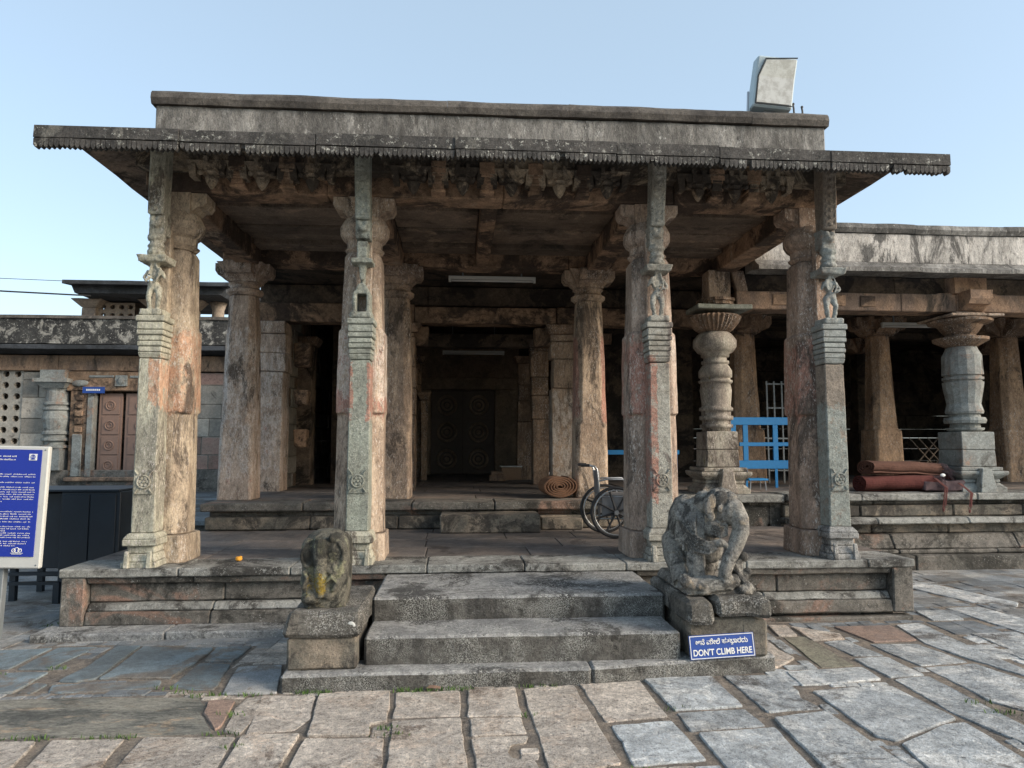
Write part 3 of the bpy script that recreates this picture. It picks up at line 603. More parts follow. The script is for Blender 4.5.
bm=B(); box(bm,-3.0,3.86,7.345,10.3,4.745,4.82); mk('roof_terrace',bm,M['parapet'],porch,seg=.4,amp=.006)

# ------------------------------------------------------------ STEPS
steps=thing('stone_steps','three worn grey stone steps rising to the porch between the two statue pedestals','steps')
def stp(pieces,name='step'):
    for (x0,x1,y0,y1,z0,z1,sk) in pieces:
        bm=B(); v=hexa(bm,(x0,x1,y0,y1,z0),(x0,x1,y0+.005,y1,z1))
        for q in v:
            if q.co.y<(y0+y1)/2: q.co.y+=sk*(q.co.x-x0)
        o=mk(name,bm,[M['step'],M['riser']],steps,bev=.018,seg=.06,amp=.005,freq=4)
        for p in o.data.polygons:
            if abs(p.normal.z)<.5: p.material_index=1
stp([(-1.19,.93,5.0,5.32,-.03,.105,.01),(.935,2.33,5.02,5.36,-.03,.108,.13)])
stp([(-.66,1.61,5.19,5.75,.0,.30,-.01)]); stp([(-.655,1.63,5.63,6.64,.1,.475,0)])
bm=B(); box(bm,-1.15,2.2,5.3,6.2,-.03,.09); mk('step_base',bm,M['pedlow'],steps)
# ------------------------------------------------------------ PEDESTALS AND STATUES
pl=thing('statue_pedestal','squat blackened stone pedestal left of the steps with a white paint splash on its corner','pedestal','statue pedestals flanking the steps')
bm=B(); box(bm,-1.17,-.695,5.09,6.3,.11,.325); mk('pedestal_body',bm,M['pedlow'],pl,bev=.015,seg=.07,amp=.006)
bm=B(); hexa(bm,(-1.20,-.665,5.05,6.0,.33),(-1.16,-.665,5.12,6.0,.50)); mk('pedestal_cap',bm,M['pedestal'],pl,bev=.025,seg=.06,amp=.014,freq=4)
bm=B(); ball(bm,(-.735,5.087,.415),(.024,.005,.017)); ball(bm,(-.715,5.085,.398),(.014,.005,.02)); ball(bm,(-.752,5.088,.407),(.013,.005,.012)); mk('paint_splash',bm,M['boardframe'],pl,smooth=True)
prr=thing('statue_pedestal','cracked stone pedestal right of the steps made of broken blocks, under the elephant','pedestal','statue pedestals flanking the steps')
bm=B(); box(bm,1.67,2.18,5.17,6.3,.11,.39); mk('pedestal_body',bm,M['pedlow'],prr,bev=.015,seg=.07,amp=.006)
bm=B(); box(bm,2.06,2.26,5.16,5.4,.11,.37); mk('corner_stone',bm,M['pedlow'],prr,bev=.02,seg=.06,amp=.008)
bm=B(); hexa(bm,(1.63,1.84,5.08,6.1,.36),(1.64,1.82,5.10,6.1,.53)); mk('left_block',bm,M['pedestal'],prr,bev=.03,seg=.05,amp=.014,freq=5)
bm=B(); hexa(bm,(1.86,2.28,5.10,5.9,.40),(1.85,2.27,5.12,5.9,.545)); mk('right_block',bm,M['pedestal'],prr,bev=.03,seg=.05,amp=.018,freq=5)
bm=B(); box(bm,1.85,2.25,5.3,5.9,.39,.52); mk('filling',bm,M['pedlow'],prr,seg=.08,amp=.01)
# elephant
bm=B()
E=lambda c,r,rot=None: ball(bm,c,r,rot)
from mathutils import Euler
# body and rump
E((1.83,5.74,.95),(.14,.24,.27)); E((1.80,5.80,.80),(.12,.22,.26)); E((1.86,5.60,1.03),(.125,.16,.17)); E((1.95,5.74,.78),(.19,.14,.24))
E((1.93,5.60,.78),(.15,.12,.22)); E((1.86,5.48,.97),(.10,.10,.13)); E((1.95,5.46,.84),(.11,.07,.12))
# domed head, bowed and turned to the right
E((2.02,5.40,1.155),(.15,.135,.135)); E((2.03,5.36,1.11),(.115,.105,.115)); E((1.93,5.52,1.16),(.10,.10,.10)); E((1.99,5.31,1.205),(.066,.05,.066)); E((2.065,5.305,1.20),(.062,.05,.064)); E((2.05,5.27,1.13),(.055,.045,.07))
E((1.945,5.36,1.0),(.088,.085,.082))
# ear flap standing clear of the cheek, the other ear beyond the trunk, eye, tusk stump
E((1.885,5.275,1.165),(.052,.02,.088),Euler((.1,.25,.35))); E((1.89,5.27,1.085),(.03,.02,.04)); E((2.195,5.39,1.075),(.024,.03,.036))
E((1.965,5.262,1.14),(.013,.01,.010)); torus(bm,(1.965,5.265,1.14),.022,.006,n=14,k=5)
tube(bm,[(2.05,5.33,1.19),(2.09,5.29,1.14),(2.125,5.27,1.06),(2.125,5.26,.98),(2.08,5.25,.89),(2.02,5.235,.80),(1.975,5.225,.71),(1.96,5.22,.62)],[.06,.075,.074,.068,.062,.056,.05,.05],18)
tube(bm,[(1.88,5.52,1.02),(1.82,5.42,.90),(1.795,5.39,.76),(1.80,5.37,.62)],[.10,.078,.064,.072],12); E((1.80,5.35,.62),(.078,.075,.045))
for k in range(4): E((1.755+k*.03,5.285,.605),(.014,.012,.018))
torus(bm,(1.798,5.39,.77),.069,.013,n=16,k=6); torus(bm,(1.798,5.39,.74),.071,.012,n=16,k=6)
tube(bm,[(1.76,5.80,.86),(1.73,5.68,.76),(1.73,5.58,.66),(1.73,5.5,.58)],[.12,.11,.09,.09],12)
# ropes and garlands
for k in range(4):
    o_=k*.036
    tube(bm,[(1.70+o_*.3,5.60,1.08-o_),(1.735,5.42,.985-o_),(1.785,5.315,.93-o_*.9),(1.86,5.265,.90-o_*.7),(1.93,5.245,.915-o_*.5)],.0125,7)
for k in range(4):
    tube(bm,[(1.875,5.37,1.08-k*.024),(1.90,5.30,1.03-k*.024),(1.96,5.27,1.005-k*.022),(2.03,5.29,1.02-k*.022)],.0115,6)
E((1.955,5.245,.90),(.04,.03,.032)); E((1.985,5.235,.885),(.022,.022,.025))
for k in range(7):
    tube(bm,[(1.74+k*.018,5.62-k*.02,1.15-k*.008),(1.70+k*.014,5.55-k*.03,1.03),(1.685+k*.016,5.52-k*.035,.88-(k%3)*.03)],.014,6)
# rocky base with struggling small figures at its corner
hexa(bm,(1.66,2.20,5.22,6.05,.54),(1.69,2.16,5.26,6.0,.61))
r=random.Random(11)
for k in range(26):
    E((r.uniform(1.66,2.2),r.uniform(5.22,5.36),r.uniform(.56,.64)),(r.uniform(.03,.07),.05,r.uniform(.02,.045)))
tube(bm,[(1.70,5.30,.60),(1.82,5.24,.60),(1.96,5.22,.62),(2.08,5.24,.64)],[.05,.055,.05,.045],8)
E((2.18,5.36,.785),(.045,.042,.04)); tube(bm,[(2.16,5.36,.76),(2.12,5.34,.70),(2.10,5.30,.62)],[.03,.045,.04]); tube(bm,[(2.13,5.33,.74),(2.07,5.3,.70),(2.03,5.28,.74)],[.024,.02,.018])
E((2.205,5.33,.68),(.033,.035,.035)); tube(bm,[(2.19,5.33,.67),(2.15,5.30,.62)],.03); tube(bm,[(2.10,5.28,.66),(2.17,5.24,.60),(2.22,5.26,.56)],[.03,.027,.025]); tube(bm,[(2.05,5.27,.80),(2.08,5.29,.72),(2.13,5.27,.64)],[.018,.02,.02])
for v in bm.verts: v.co.x=1.935+(v.co.x-1.935)*.93; v.co.z=.54+(v.co.z-.54)*1.045
el=mk('elephant_statue',bm,M['elephant']); remesh(el,.0065,.0045,.025,0)
tag(el,'carved grey stone elephant draped in ropes, trunk lowered, right of the steps','statue')
# left idol: rounded block with worn elephant face in relief
bm=B()
loft(bm,[octa(-.935,5.36,.49,.155,.05),octa(-.935,5.36,.62,.168,.05),octa(-.935,5.36,.85,.172,.05),octa(-.935,5.36,.95,.165,.06),octa(-.935,5.36,1.0,.135,.07),octa(-.935,5.36,1.03,.08,.05)])
tube(bm,[(-.96,5.20,.98),(-.965,5.185,.90),(-.96,5.175,.78),(-.955,5.18,.66),(-.95,5.19,.58)],[.055,.05,.042,.036,.03],10)
ball(bm,(-1.06,5.222,.90),(.05,.05,.09)); ball(bm,(-.87,5.222,.90),(.06,.05,.10)); ball(bm,(-.85,5.222,.76),(.045,.05,.07)); ball(bm,(-1.065,5.222,.68),(.045,.05,.08)); ball(bm,(-.9,5.202,.60),(.05,.04,.05)); ball(bm,(-.83,5.242,.63),(.04,.05,.07)); ball(bm,(-1.03,5.202,.57),(.07,.04,.05))
ball(bm,(-.92,5.192,.95),(.03,.03,.03)); ball(bm,(-.88,5.182,.99),(.02,.03,.025))
torus(bm,(-.865,5.187,.86),.075,.012,sz=1.5,n=24,k=6); torus(bm,(-1.055,5.187,.86),.045,.010,sz=1.5,n=20,k=6)
tube(bm,[(-.93,5.172,.68),(-.87,5.162,.72),(-.83,5.172,.68),(-.86,5.172,.62)],.018,7); tube(bm,[(-1.08,5.182,.76),(-1.05,5.162,.72),(-1.08,5.172,.64)],.015,7)
for v in bm.verts: v.co.x=-.945+(v.co.x+.93)*.94
el=mk('stone_idol',bm,M['idol']); remesh(el,.007,.007,.03,0)
tag(el,'worn round-topped stone idol with elephant face and yellow paint, left of the steps','statue')
# ------------------------------------------------------------ HALL BEHIND AND TO THE RIGHT
hall=thing('temple_hall','long dark pillared hall behind and right of the porch, with a pale streaked parapet','temple hall')
bm=B(); box(bm,-3.2,4.2,9.52,18,.0,.80); box(bm,4.25,15,9.55,18,-.03,.86)
plat=mk('platform',bm,M['plinth'],hall,seg=.5,amp=.004)
def hc(name,x0,x1,y0,z0,z1,mat,slope=0.,wr=(.9,1.8),y1=9.6):
    bm=B(); x=x0; r=random.Random(int(z0*1000)+int(x0*17))
    while x<x1-.02:
        w=min(r.uniform(*wr),x1-x)
        if x1-(x+w)<.4: w=x1-x
        d=r.uniform(-.012,.012)
        hexa(bm,(x+.004,x+w-.004,y0+d,y1,z0+.003),(x+.004,x+w-.004,y0+d+slope,y1,z1-.003)); x+=w
    return mk(name,bm,mat,plat,bev=.015,seg=.12,amp=.009)
hc('coping',-3.28,2.6,9.38,.79,.90,M['plinth'],y1=10.0); hc('riser',-3.2,2.6,9.50,.72,.79,M['plinth']); hc('riser',-3.24,2.6,9.42,.553,.72,M['pedlow'])
hc('coping',2.602,4.4,9.38,.86,.97,M['plinth_top'],y1=10.0); hc('riser',2.6,4.4,9.55,.553,.86,M['plinth'])
hc('coping',4.402,14,9.36,.88,.98,M['plinth_top'],y1=10.0); hc('riser',4.4,14,9.5,.82,.88,M['plinth']); hc('riser',4.4,14,9.44,.665,.82,M['pedlow'])
hc('moulding',4.4,14,9.26,.575,.66,M['plinth_top'],slope=.05); hc('riser',4.4,14,9.42,.44,.575,M['pedlow']); hc('moulding',4.4,14,9.24,.25,.44,M['plinth'],slope=.12); hc('riser',4.4,14,9.2,.19,.25,M['plinth']); hc('base_course',4.4,14,9.08,-.03,.19,M['plinth'],wr=(1.2,2.2))
o=floor_slabs('hall_floor',-3.2,2.59,10.005,17.9,.895,M['floor'],(.6,.9),(.8,1.8),.06); o.parent=plat
o=floor_slabs('hall_floor',2.6,14,10.005,17.9,.975,M['floor'],(.6,.9),(.8,1.8),.06); o.parent=plat
bm=B(); box(bm,-.23,1.02,8.92,9.4,.552,.775); tag(mk('stepping_block',bm,M['pedlow'],bev=.015,seg=.08,amp=.007),'single low grey stone block set as a step in front of the inner platform','step block')
bm=B(); box(bm,1.06,1.6,9.2,9.4,.552,.70); mk('riser',bm,M['pedlow'],plat,bev=.015,seg=.08,amp=.008)
# square piled pillars of the corridor
def pile(x,y,w,mat,label=None,top=3.68,zs=None,cap=True,d=None):
    bm=B(); r=random.Random(int(x*91+y*13)); z=.88; d=d or w
    for h in zs or (1.25,.45,.35,.5,.2):
        h=min(h,top-z); 
        if h<=.02: break
        ww=w+r.uniform(-.02,.02); dx=r.uniform(-.02,.02)
        box(bm,x-ww+dx,x+ww+dx,y-d+r.uniform(-.015,.015),y+d,z+.004,z+h-.004); z+=h
    c=mk('pier',bm,mat,hall,bev=.014,seg=.13,amp=.009)
    if label: c['label']=label
    if cap:
        bm=B(); hexa(bm,(x-w-.03,x+w+.03,y-d-.03,y+d+.03,z+.003),(x-w-.1,x+w+.1,y-d-.1,y+d+.1,z+.15)); mk('pier_cap',bm,M['inner'],c,bev=.01,seg=.1,amp=.008)
    return c
pile(-3.06,11.95,.24,mw,'whitewashed pier behind the thick inner column',3.66,(1.95,.3,.32,.3),cap=False)
pile(-.93,11.95,.2,M['inner'],None,3.5); pile(1.73,11.95,.19,colmat('pier_pale',[((.42,.37,.32),None,None,(.9,2.5),.46)],c1=(.26,.19,.135),c2=(.2,.15,.11)),'pale stained pier beside the dark doorway',3.5,(1.7,.5,.3,.3,.3))
pile(-2.93,13.6,.2,M['soffit'],None,3.5,(2.5,.25,.2)); pile(1.53,13.6,.17,M['inner'],None,3.5); pile(-.92,13.6,.1,M['inner'],None,3.5)
pile(-.92,15.4,.1,M['inner'],None,3.4); pile(1.42,15.4,.15,M['inner'],None,3.4); pile(-.75,15.2,.06,M['inner'],None,2.6)
for (x,y,w,z0,z1) in ((-2.64,12.2,.12,2.95,3.35),(-2.62,12.1,.1,2.3,2.55),(-2.67,12.3,.09,1.6,1.9),(-.66,12.0,.13,3.3,3.62),(1.42,12.0,.14,3.3,3.62)):
    bm=B(); hexa(bm,(x-w,x+w,y-.12,y+.12,z0),(x-w*1.15,x+w*1.15,y-.15,y+.15,z1)); mk('corbel',bm,M['beam'],hall,bev=.02,seg=.09,amp=.012)
beam('lintel',-3.3,-.75,11.75,12.1,3.66,3.97,M['beam'],hall,n=1); beam('lintel',-.745,1.62,11.72,12.1,3.66,3.93,M['beam'],hall); beam('lintel',1.63,5.,11.75,12.1,3.66,3.95,M['beam'],hall,n=2)
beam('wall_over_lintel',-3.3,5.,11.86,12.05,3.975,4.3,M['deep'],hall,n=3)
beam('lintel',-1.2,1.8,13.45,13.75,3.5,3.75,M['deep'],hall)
# left flank of the hall: rough coursed blocks
def blockwall(name,axis,pos,a0,a1,z0,z1,mat,parent,th=.25,hs=(.22,.38),ws=(.4,1.),holes=(),seed=1,mats=None,face=-1,bev=.012):
    bm=B(); r=random.Random(seed); z=z0
    while z<z1-.02:
        h=min(r.uniform(*hs),z1-z)
        if z1-(z+h)<.12: h=z1-z
        a=a0
        while a<a1-.02:
            w=min(r.uniform(*ws),a1-a)
            if a1-(a+w)<.2: w=a1-a
            d=r.uniform(-.012,.012); c=(a+w/2,z+h/2)
            if not any(h0[0]<c[0]<h0[1] and h0[2]<c[1]<h0[3] for h0 in holes):
                n0=len(bm.faces)
                if axis=='x': box(bm,a+.004,a+w-.004,pos+d,pos+th,z+.004,z+h-.004)
                else: box(bm,pos,pos+th+d,a+.004,a+w-.004,z+.004,z+h-.004)
                if mats:
                    bm.faces.ensure_lookup_table(); mi=1 if r.random()<.28 else 0
                    for f in bm.faces[n0:]: f.material_index=mi
            a+=w
        z+=h
    return mk(name,bm,mats or mat,parent,bev=bev,amp=.004)
blockwall('flank_wall','y',-3.35,12.25,17.9,.88,4.4,M['ashlar'],hall,th=.35,seed=4,mats=[M['ashlar'],M['inner']])
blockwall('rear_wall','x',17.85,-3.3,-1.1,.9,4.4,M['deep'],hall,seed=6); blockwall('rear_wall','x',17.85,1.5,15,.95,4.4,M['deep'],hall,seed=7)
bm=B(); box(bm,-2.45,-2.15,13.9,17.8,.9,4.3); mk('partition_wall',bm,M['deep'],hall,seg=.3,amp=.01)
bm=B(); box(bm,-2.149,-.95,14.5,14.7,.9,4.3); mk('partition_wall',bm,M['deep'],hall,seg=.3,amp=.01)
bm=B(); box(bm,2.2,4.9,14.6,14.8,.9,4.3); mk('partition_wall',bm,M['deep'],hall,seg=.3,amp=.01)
# doorway at the end of the corridor
bm=B(); box(bm,-1.1,1.5,18.02,18.3,.3,4.4); box(bm,-1.1,1.5,17.85,18.05,.6,.915); mk('door_light_block',bm,M['deep'],hall)  # unseen panel added to stop sky light leaking past the door leaves
dw=mk('inner_doorway',(lambda b:(box(b,-1.1,-.7,17.6,18,.9,3.0),box(b,.88,1.5,17.6,18,.9,3.0),box(b,-1.1,1.5,17.58,18,3.0,3.3),box(b,-1.1,1.5,17.7,18,3.302,4.4),b)[-1])(B()),M['doorframe'],hall,bev=.02,seg=.2,amp=.006)
for x0,x1 in ((-.69,.085),(.095,.87)):
    bm=B(); box(bm,x0,x1,17.78,17.84,.91,2.99); dl=mk('door_leaf',bm,M['darkdoor'],dw)
    cx=(x0+x1)/2
    for k in range(3):
        z=1.28+k*.67; torus(bm:=B(),(cx,17.765,z),.22,.035); torus(bm,(cx,17.765,z),.12,.025,n=24); ball(bm,(cx,17.77,z),(.06,.03,.06)); mk('roundel',bm,M['dooR'] if 0 else M['doorframe'],dl,smooth=True)
    for k in range(4): bm=B(); box(bm,x0+.03,x1-.03,17.755,17.781,.93+k*.67,.98+k*.67); mk('rail',bm,M['darkdoor'],dl,bev=.005)
# roofs
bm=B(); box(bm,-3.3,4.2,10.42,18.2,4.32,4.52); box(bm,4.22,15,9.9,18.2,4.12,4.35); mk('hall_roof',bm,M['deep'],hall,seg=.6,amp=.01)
# right wing parapet, lip, beam
XW0=4.08
bm=B(); box(bm,XW0,14,9.42,9.7,4.2,4.62); hp=mk('parapet',bm,M['limeparapet'],hall,bev=.01,seg=.2,amp=.006)
def strip(name,prof,x0,x1,mat,parent,wr=(1.3,2.4),amp=.007,seg=.12,sd=2):
    bm=B(); x=x0; r=random.Random(sd)
    while x<x1-.01:
        w=min(r.uniform(*wr),x1-x)
        if x1-(x+w)<.5: w=x1-x
        dz=r.uniform(-.004,.004)
        loft(bm,[[(q,y,z+dz) for y,z in prof] for q in (x+.002,x+w-.002)]); x+=w
    return mk(name,bm,mat,parent,seg=seg,amp=amp)
strip('parapet_rim',[(9.40,4.622),(9.37,4.68),(9.39,4.75),(9.43,4.765),(9.75,4.765),(9.75,4.622)],XW0,14,M['parapet'],hp)
strip('parapet_lip',[(9.405,4.20),(9.34,4.14),(9.27,4.10),(9.27,4.04),(9.36,4.05),(9.5,4.08),(9.75,4.08),(9.75,4.20)],XW0,14,M['parapet'],hp)
beam('wing_beam',3.95,13.8,9.76,10.12,3.58,3.84,M['lintel'],hall,n=4); beam('wing_beam',3.95,13.8,9.9,10.1,3.845,4.11,M['deep'],hall,n=4)
for x in (4.6,5.0,5.45,5.9): bm=B(); box(bm,x-.12,x+.12,9.74,9.76,3.64,3.8); mk('beam_carving',bm,M['beam'],hall,bev=.01,amp=.01,seg=.06)
# turned columns
def turned(x,y,z0,prof,label,mat,sides=32,fl=0,am=0.,plate=None,blk=None,q_=1.):
    bm=B(); hexa(bm,(x-.262*q_,x+.262*q_,y-.262*q_,y+.262*q_,z0+.36),(x-.25*q_,x+.25*q_,y-.25*q_,y+.25*q_,z0+.60)); box(bm,x-.253*q_,x+.253*q_,y-.253*q_,y+.253*q_,z0+.605,z0+.86)
    c=mk('turned_column',bm,mat,hall,bev=.01,seg=.12,amp=.006); c['label']=label
    bm=B()
    box(bm,x-.34,x+.34,y-.34,y+.34,z0-.01,z0+.07); hexa(bm,(x-.33,x+.33,y-.33,y+.33,z0+.07),(x-.27,x+.27,y-.27,y+.27,z0+.13)); box(bm,x-.28,x+.28,y-.28,y+.28,z0+.132,z0+.18); hexa(bm,(x-.28,x+.28,y-.28,y+.28,z0+.182),(x-.36,x+.36,y-.36,y+.36,z0+.25)); box(bm,x-.36,x+.36,y-.36,y+.36,z0+.252,z0+.30); box(bm,x-.31,x+.31,y-.31,y+.31,z0+.302,z0+.355)
    hexa(bm,(x-.13,x+.13,y-.43,y-.3,z0),(x-.07,x+.07,y-.40,y-.3,z0+.34))
    mk('column_foot',bm,mat,c,bev=.01,seg=.1,amp=.007)
    bm=B(); lathe(bm,x,y,prof,sides,fl,am); mk('turned_shaft',bm,mat,c,amp=.004,freq=6,smooth=(fl==0))
    return c
z=.97
c=turned(3.68,9.95,z,[(1.835,.2),(1.88,.2),(1.885,.23),(1.93,.23),(1.935,.2),(1.99,.2),(1.995,.235),(2.05,.235),(2.055,.205),(2.12,.205),(2.125,.235),(2.17,.235),(2.175,.215),(2.2,.2),(2.28,.21),(2.42,.225),(2.52,.205),(2.525,.235),(2.56,.24),(2.565,.21),(2.60,.21),(2.605,.235),(2.70,.235),(2.76,.20),(2.80,.17),(2.805,.195),(2.84,.195),(2.845,.165),(2.90,.165),(2.905,.2),(2.95,.2),(2.97,.25),(3.05,.305),(3.14,.305),(3.22,.25),(3.26,.2)],'turned and ringed lathe column with a ribbed bowl capital behind the porch',colmat('turned_stone',c1=(.25,.23,.19),c2=(.19,.165,.14),extra=((.17,.14,.03),.68,7)),q_=.9)
bm=B(); lathe(bm,3.68,9.95,[(3.262,.2),(3.30,.26),(3.40,.34),(3.47,.375),(3.50,.33)],64,32,.012); mk('ribbed_bowl',bm,M['inner'],c,smooth=False)
bm=B(); box(bm,3.36,4.16,9.7,10.25,3.57,3.64); mk('abacus',bm,M['schist'],c,bev=.012,seg=.1,amp=.006)
bm=B(); box(bm,3.56,3.88,9.8,10.1,3.642,4.15); mk('capital_block',bm,M['pillar'],c,bev=.012,seg=.1,amp=.008)
bm=B(); lathe(bm,3.72,9.95,[(3.645,.26),(3.69,.25),(3.70,.28),(3.74,.27)],32,16,.008); mk('capital_collar',bm,M['inner'],c)
bm=B(); hexa(bm,(4.02,4.18,9.8,10.0,3.642),(3.9,4.08,9.8,10.0,4.15)); tag(mk('stone_prop',bm,M['pillar'],bev=.01,seg=.1,amp=.006),'short leaning stone prop wedged above the ribbed capital behind the porch','stone prop')
c=turned(7.43,9.95,z,[(1.835,.2),(1.86,.24),(1.89,.25),(1.895,.2),(1.95,.19),(1.955,.265),(2.0,.28),(2.04,.265),(2.045,.21),(2.09,.2),(2.095,.24),(2.13,.25),(2.2,.23),(2.24,.22),(2.5,.265),(2.56,.27),(2.565,.245),(2.59,.245),(2.595,.27),(2.63,.27),(2.635,.245),(2.66,.245),(2.665,.27),(2.82,.265),(2.95,.26),(3.03,.22),(3.08,.2)],'bluish star-turned column at the right edge with wide stepped capital',M['schistblue'],16,0,0)
for p in c.children:
    if p.name.startswith('turned_shaft'):
        for f in p.data.polygons: f.use_smooth=False
bm=B(); lathe(bm,7.43,9.95,[(3.082,.2),(3.12,.27),(3.17,.36),(3.21,.37),(3.215,.24),(3.26,.2),(3.30,.23),(3.40,.3),(3.44,.42),(3.47,.43),(3.49,.38)],32); mk('bell_capital',bm,M['inner'],c,smooth=False)
bm=B(); box(bm,7.03,7.83,9.55,10.35,3.492,3.53); box(bm,7.2,7.65,9.7,10.2,3.532,3.575); mk('abacus',bm,M['pillar'],c,bev=.01,seg=.1,amp=.006)
bm=B(); arms(bm,7.45,9.95,3.58,3.86,.46,.2); box(bm,7.2,7.7,9.70,10.2,3.84,4.1); mk('corbel_bracket',bm,M['lintel'],c,bev=.015,seg=.1,amp=.008)
# plain columns inside the wing
def plaincol(x,y,mat,label=None,w=.22,top=3.62,sq=1.9):
    bm=B(); loft(bm,[octa(x,y,.96,w+.07,.04),octa(x,y,sq,w+.05,.05),octa(x,y,sq+.03,w+.02,.08),octa(x,y,2.5,w,.09),octa(x,y,top,w-.03,.1)])
    c=mk('hall_column',bm,mat,hall,bev=.01,seg=.15,amp=.008)
    if label: c['label']=label
    bm=B(); arms(bm,x,y,top+.02,top+.34,.48,.2); 
    for dx,dy in ((1,1),(1,-1),(-1,1),(-1,-1)): hexa(bm,(x+dx*.1-.05,x+dx*.1+.05,y+dy*.1-.05,y+dy*.1+.05,top),(x+dx*.26-.07,x+dx*.26+.07,y+dy*.26-.07,y+dy*.26+.07,top+.33))
    mk('capital',bm,M['inner'],c,bev=.012,seg=.12,amp=.01)
cm=colmat('hall_column_tan',c1=(.33,.22,.14),c2=(.24,.16,.105))
plaincol(5.12,12.45,cm,'tan column behind the blue barrier'); plaincol(7.68,12.45,cm,'tan column left of the rug pile',.21); plaincol(10.15,12.45,cm,'tan column at the right edge of the photo',.23); plaincol(12.5,12.45,cm)
for x in (3.,5.6,8.9,11.6): plaincol(x,15.,M['deep'],None,.24)
for y,x0 in ((12.3,4.4),(14.9,2.3)): beam('hall_beam',x0,14,y,y+.3,3.965,4.115,M['deep'],hall,n=4)
for x in (5.1,7.6,10.1): beam('hall_beam',x-.15,x+.15,10.13,12.29,3.9,4.11,M['beam'],hall,axis=1)
bm=B(); box(bm,14,14.4,9.6,18,.9,4.3); mk('end_wall',bm,M['deep'],hall,seg=.5,amp=.01)

# ------------------------------------------------------------ LEFT GALLERY
gal=thing('gallery_building','low gallery with black lichened parapet, wooden double door and perforated window, far left','building')
YG=18.9; G0,G1=-22,-3.4
DL,DR=-9.35,-7.75
blockwall('wall','x',YG,G0,-11.65,1.0,3.5,M['ashlar'],gal,seed=21,mats=[M['ashlar'],M['ashpink']],hs=(.3,.45),ws=(.5,1.1))
blockwall('wall','x',YG,-11.1,-10.5,1.0,3.5,M['ashlar'],gal,seed=22,mats=[M['ashlar'],M['ashpink']],hs=(.3,.55),ws=(.3,.6))
blockwall('wall','x',YG,DR+.35,G1,1.0,3.5,M['ashlar'],gal,seed=25,mats=[M['ashlar'],M['ashpink']],hs=(.3,.5),ws=(.4,1.))
bm=B(); box(bm,G0,G1,YG+.26,YG+.6,.4,4.2); mk('inner_wall',bm,M['soffit'],gal)
bm=B(); box(bm,G0,G1,YG-.12,YG+.2,.4,1.0); mk('dark_base_course',bm,M['plinth'],gal,bev=.02,seg=.4,amp=.01)
bm=B(); box(bm,-9.9,-7.2,YG-.2,YG+.1,.72,.82); mk('threshold',bm,M['lintel'],gal,bev=.02,seg=.2,amp=.008)
blockwall('lintel_course','x',YG-.1,G0,G1,3.52,3.92,M['lintel'],gal,seed=31,hs=(.4,.4),ws=(1.5,2.6),th=.4)
bm=B(); loft(bm,[[(x,y,z) for y,z in ((YG-.75,4.0),(YG-.75,4.10),(YG-.2,4.18),(YG+.3,4.18),(YG+.3,3.93),(YG-.2,3.94))] for x in (G0,G1)]); mk('eave',bm,M['darkeave'],gal,seg=.6,amp=.012)
bm=B(); box(bm,G0,G1,YG-.35,YG+.1,4.18,4.82); gp=mk('parapet',bm,M['blackstain'],gal,seg=.4,amp=.012)
bm=B(); box(bm,G0,G1,YG-.40,YG+.14,4.822,4.90); mk('parapet_rim',bm,M['rim'],gp,seg=.4,amp=.01)
bm=B(); box(bm,G0,G1,YG+.101,YG+8,4.5,4.75); mk('flat_roof',bm,M['parapet'],gal,seg=1.5)
def lattice(bm,x0,z0,nx,nz,s,y0,y1,rad=.3,mat=0):
    for i in range(nx):
        for j in range(nz):
            cx,cz=x0+(i+.5)*s,z0+(j+.5)*s; h=s/2
            out=[(-h,-h),(0,-h),(h,-h),(h,0),(h,h),(0,h),(-h,h),(-h,0)]
            inn=[(rad*s*math.cos(a),rad*s*math.sin(a)) for a in (R(225+45*k) for k in range(8))]
            A=[bm.verts.new((cx+a,y0,cz+b)) for a,b in out]; C=[bm.verts.new((cx+a,y0,cz+b)) for a,b in inn]; D=[bm.verts.new((cx+a,y1,cz+b)) for a,b in inn]
            for k in range(8):
                l=(k+1)%8; bm.faces.new((A[k],A[l],C[l],C[k])); bm.faces.new((C[k],C[l],D[l],D[k]))
def lat(name,x0,z0,nx,nz,s,y0,y1,mat,par,rad=.3):
    bm=B(); lattice(bm,x0,z0,nx,nz,s,y0,y1,rad); bmesh.ops.remove_doubles(bm,verts=bm.verts,dist=.001); return mk(name,bm,mat,par)
lat('perforated_window',-11.65-.575*0-.02,1.3,2,8,.285,YG+.03,YG+.15,M['galv'] if 0 else M['ashlar'],gal); lat('perforated_window',-12.5,1.3,3,8,.285,YG+.029,YG+.15,M['ashlar'],gal)
# half column
bm=B(); px=-10.22
loft(bm,[octa(px,YG,z_,h_,c_) for z_,h_,c_ in ((1.0,.26,.02),(1.55,.26,.02))]); 
lathe(bm,px,YG,[(1.56,.33),(1.62,.33),(1.64,.25),(1.72,.25),(1.74,.33),(1.80,.33),(1.82,.27),(1.88,.27),(1.90,.32),(1.95,.32),(2.0,.27),(2.3,.33),(2.45,.3),(2.50,.28),(2.52,.33),(2.57,.33),(2.59,.27),(2.63,.27),(2.65,.32),(2.7,.32),(2.72,.27),(3.0,.26),(3.05,.3)],20)
hexa(bm,(px-.26,px+.26,YG-.26,YG,3.06),(px-.38,px+.38,YG-.38,YG,3.2)); box(bm,px-.42,px+.42,YG-.42,YG,3.205,3.3); box(bm,px-.3,px+.3,YG-.3,YG,3.3,3.52)
mk('half_column',bm,M['schistblue'],gal,amp=.006)
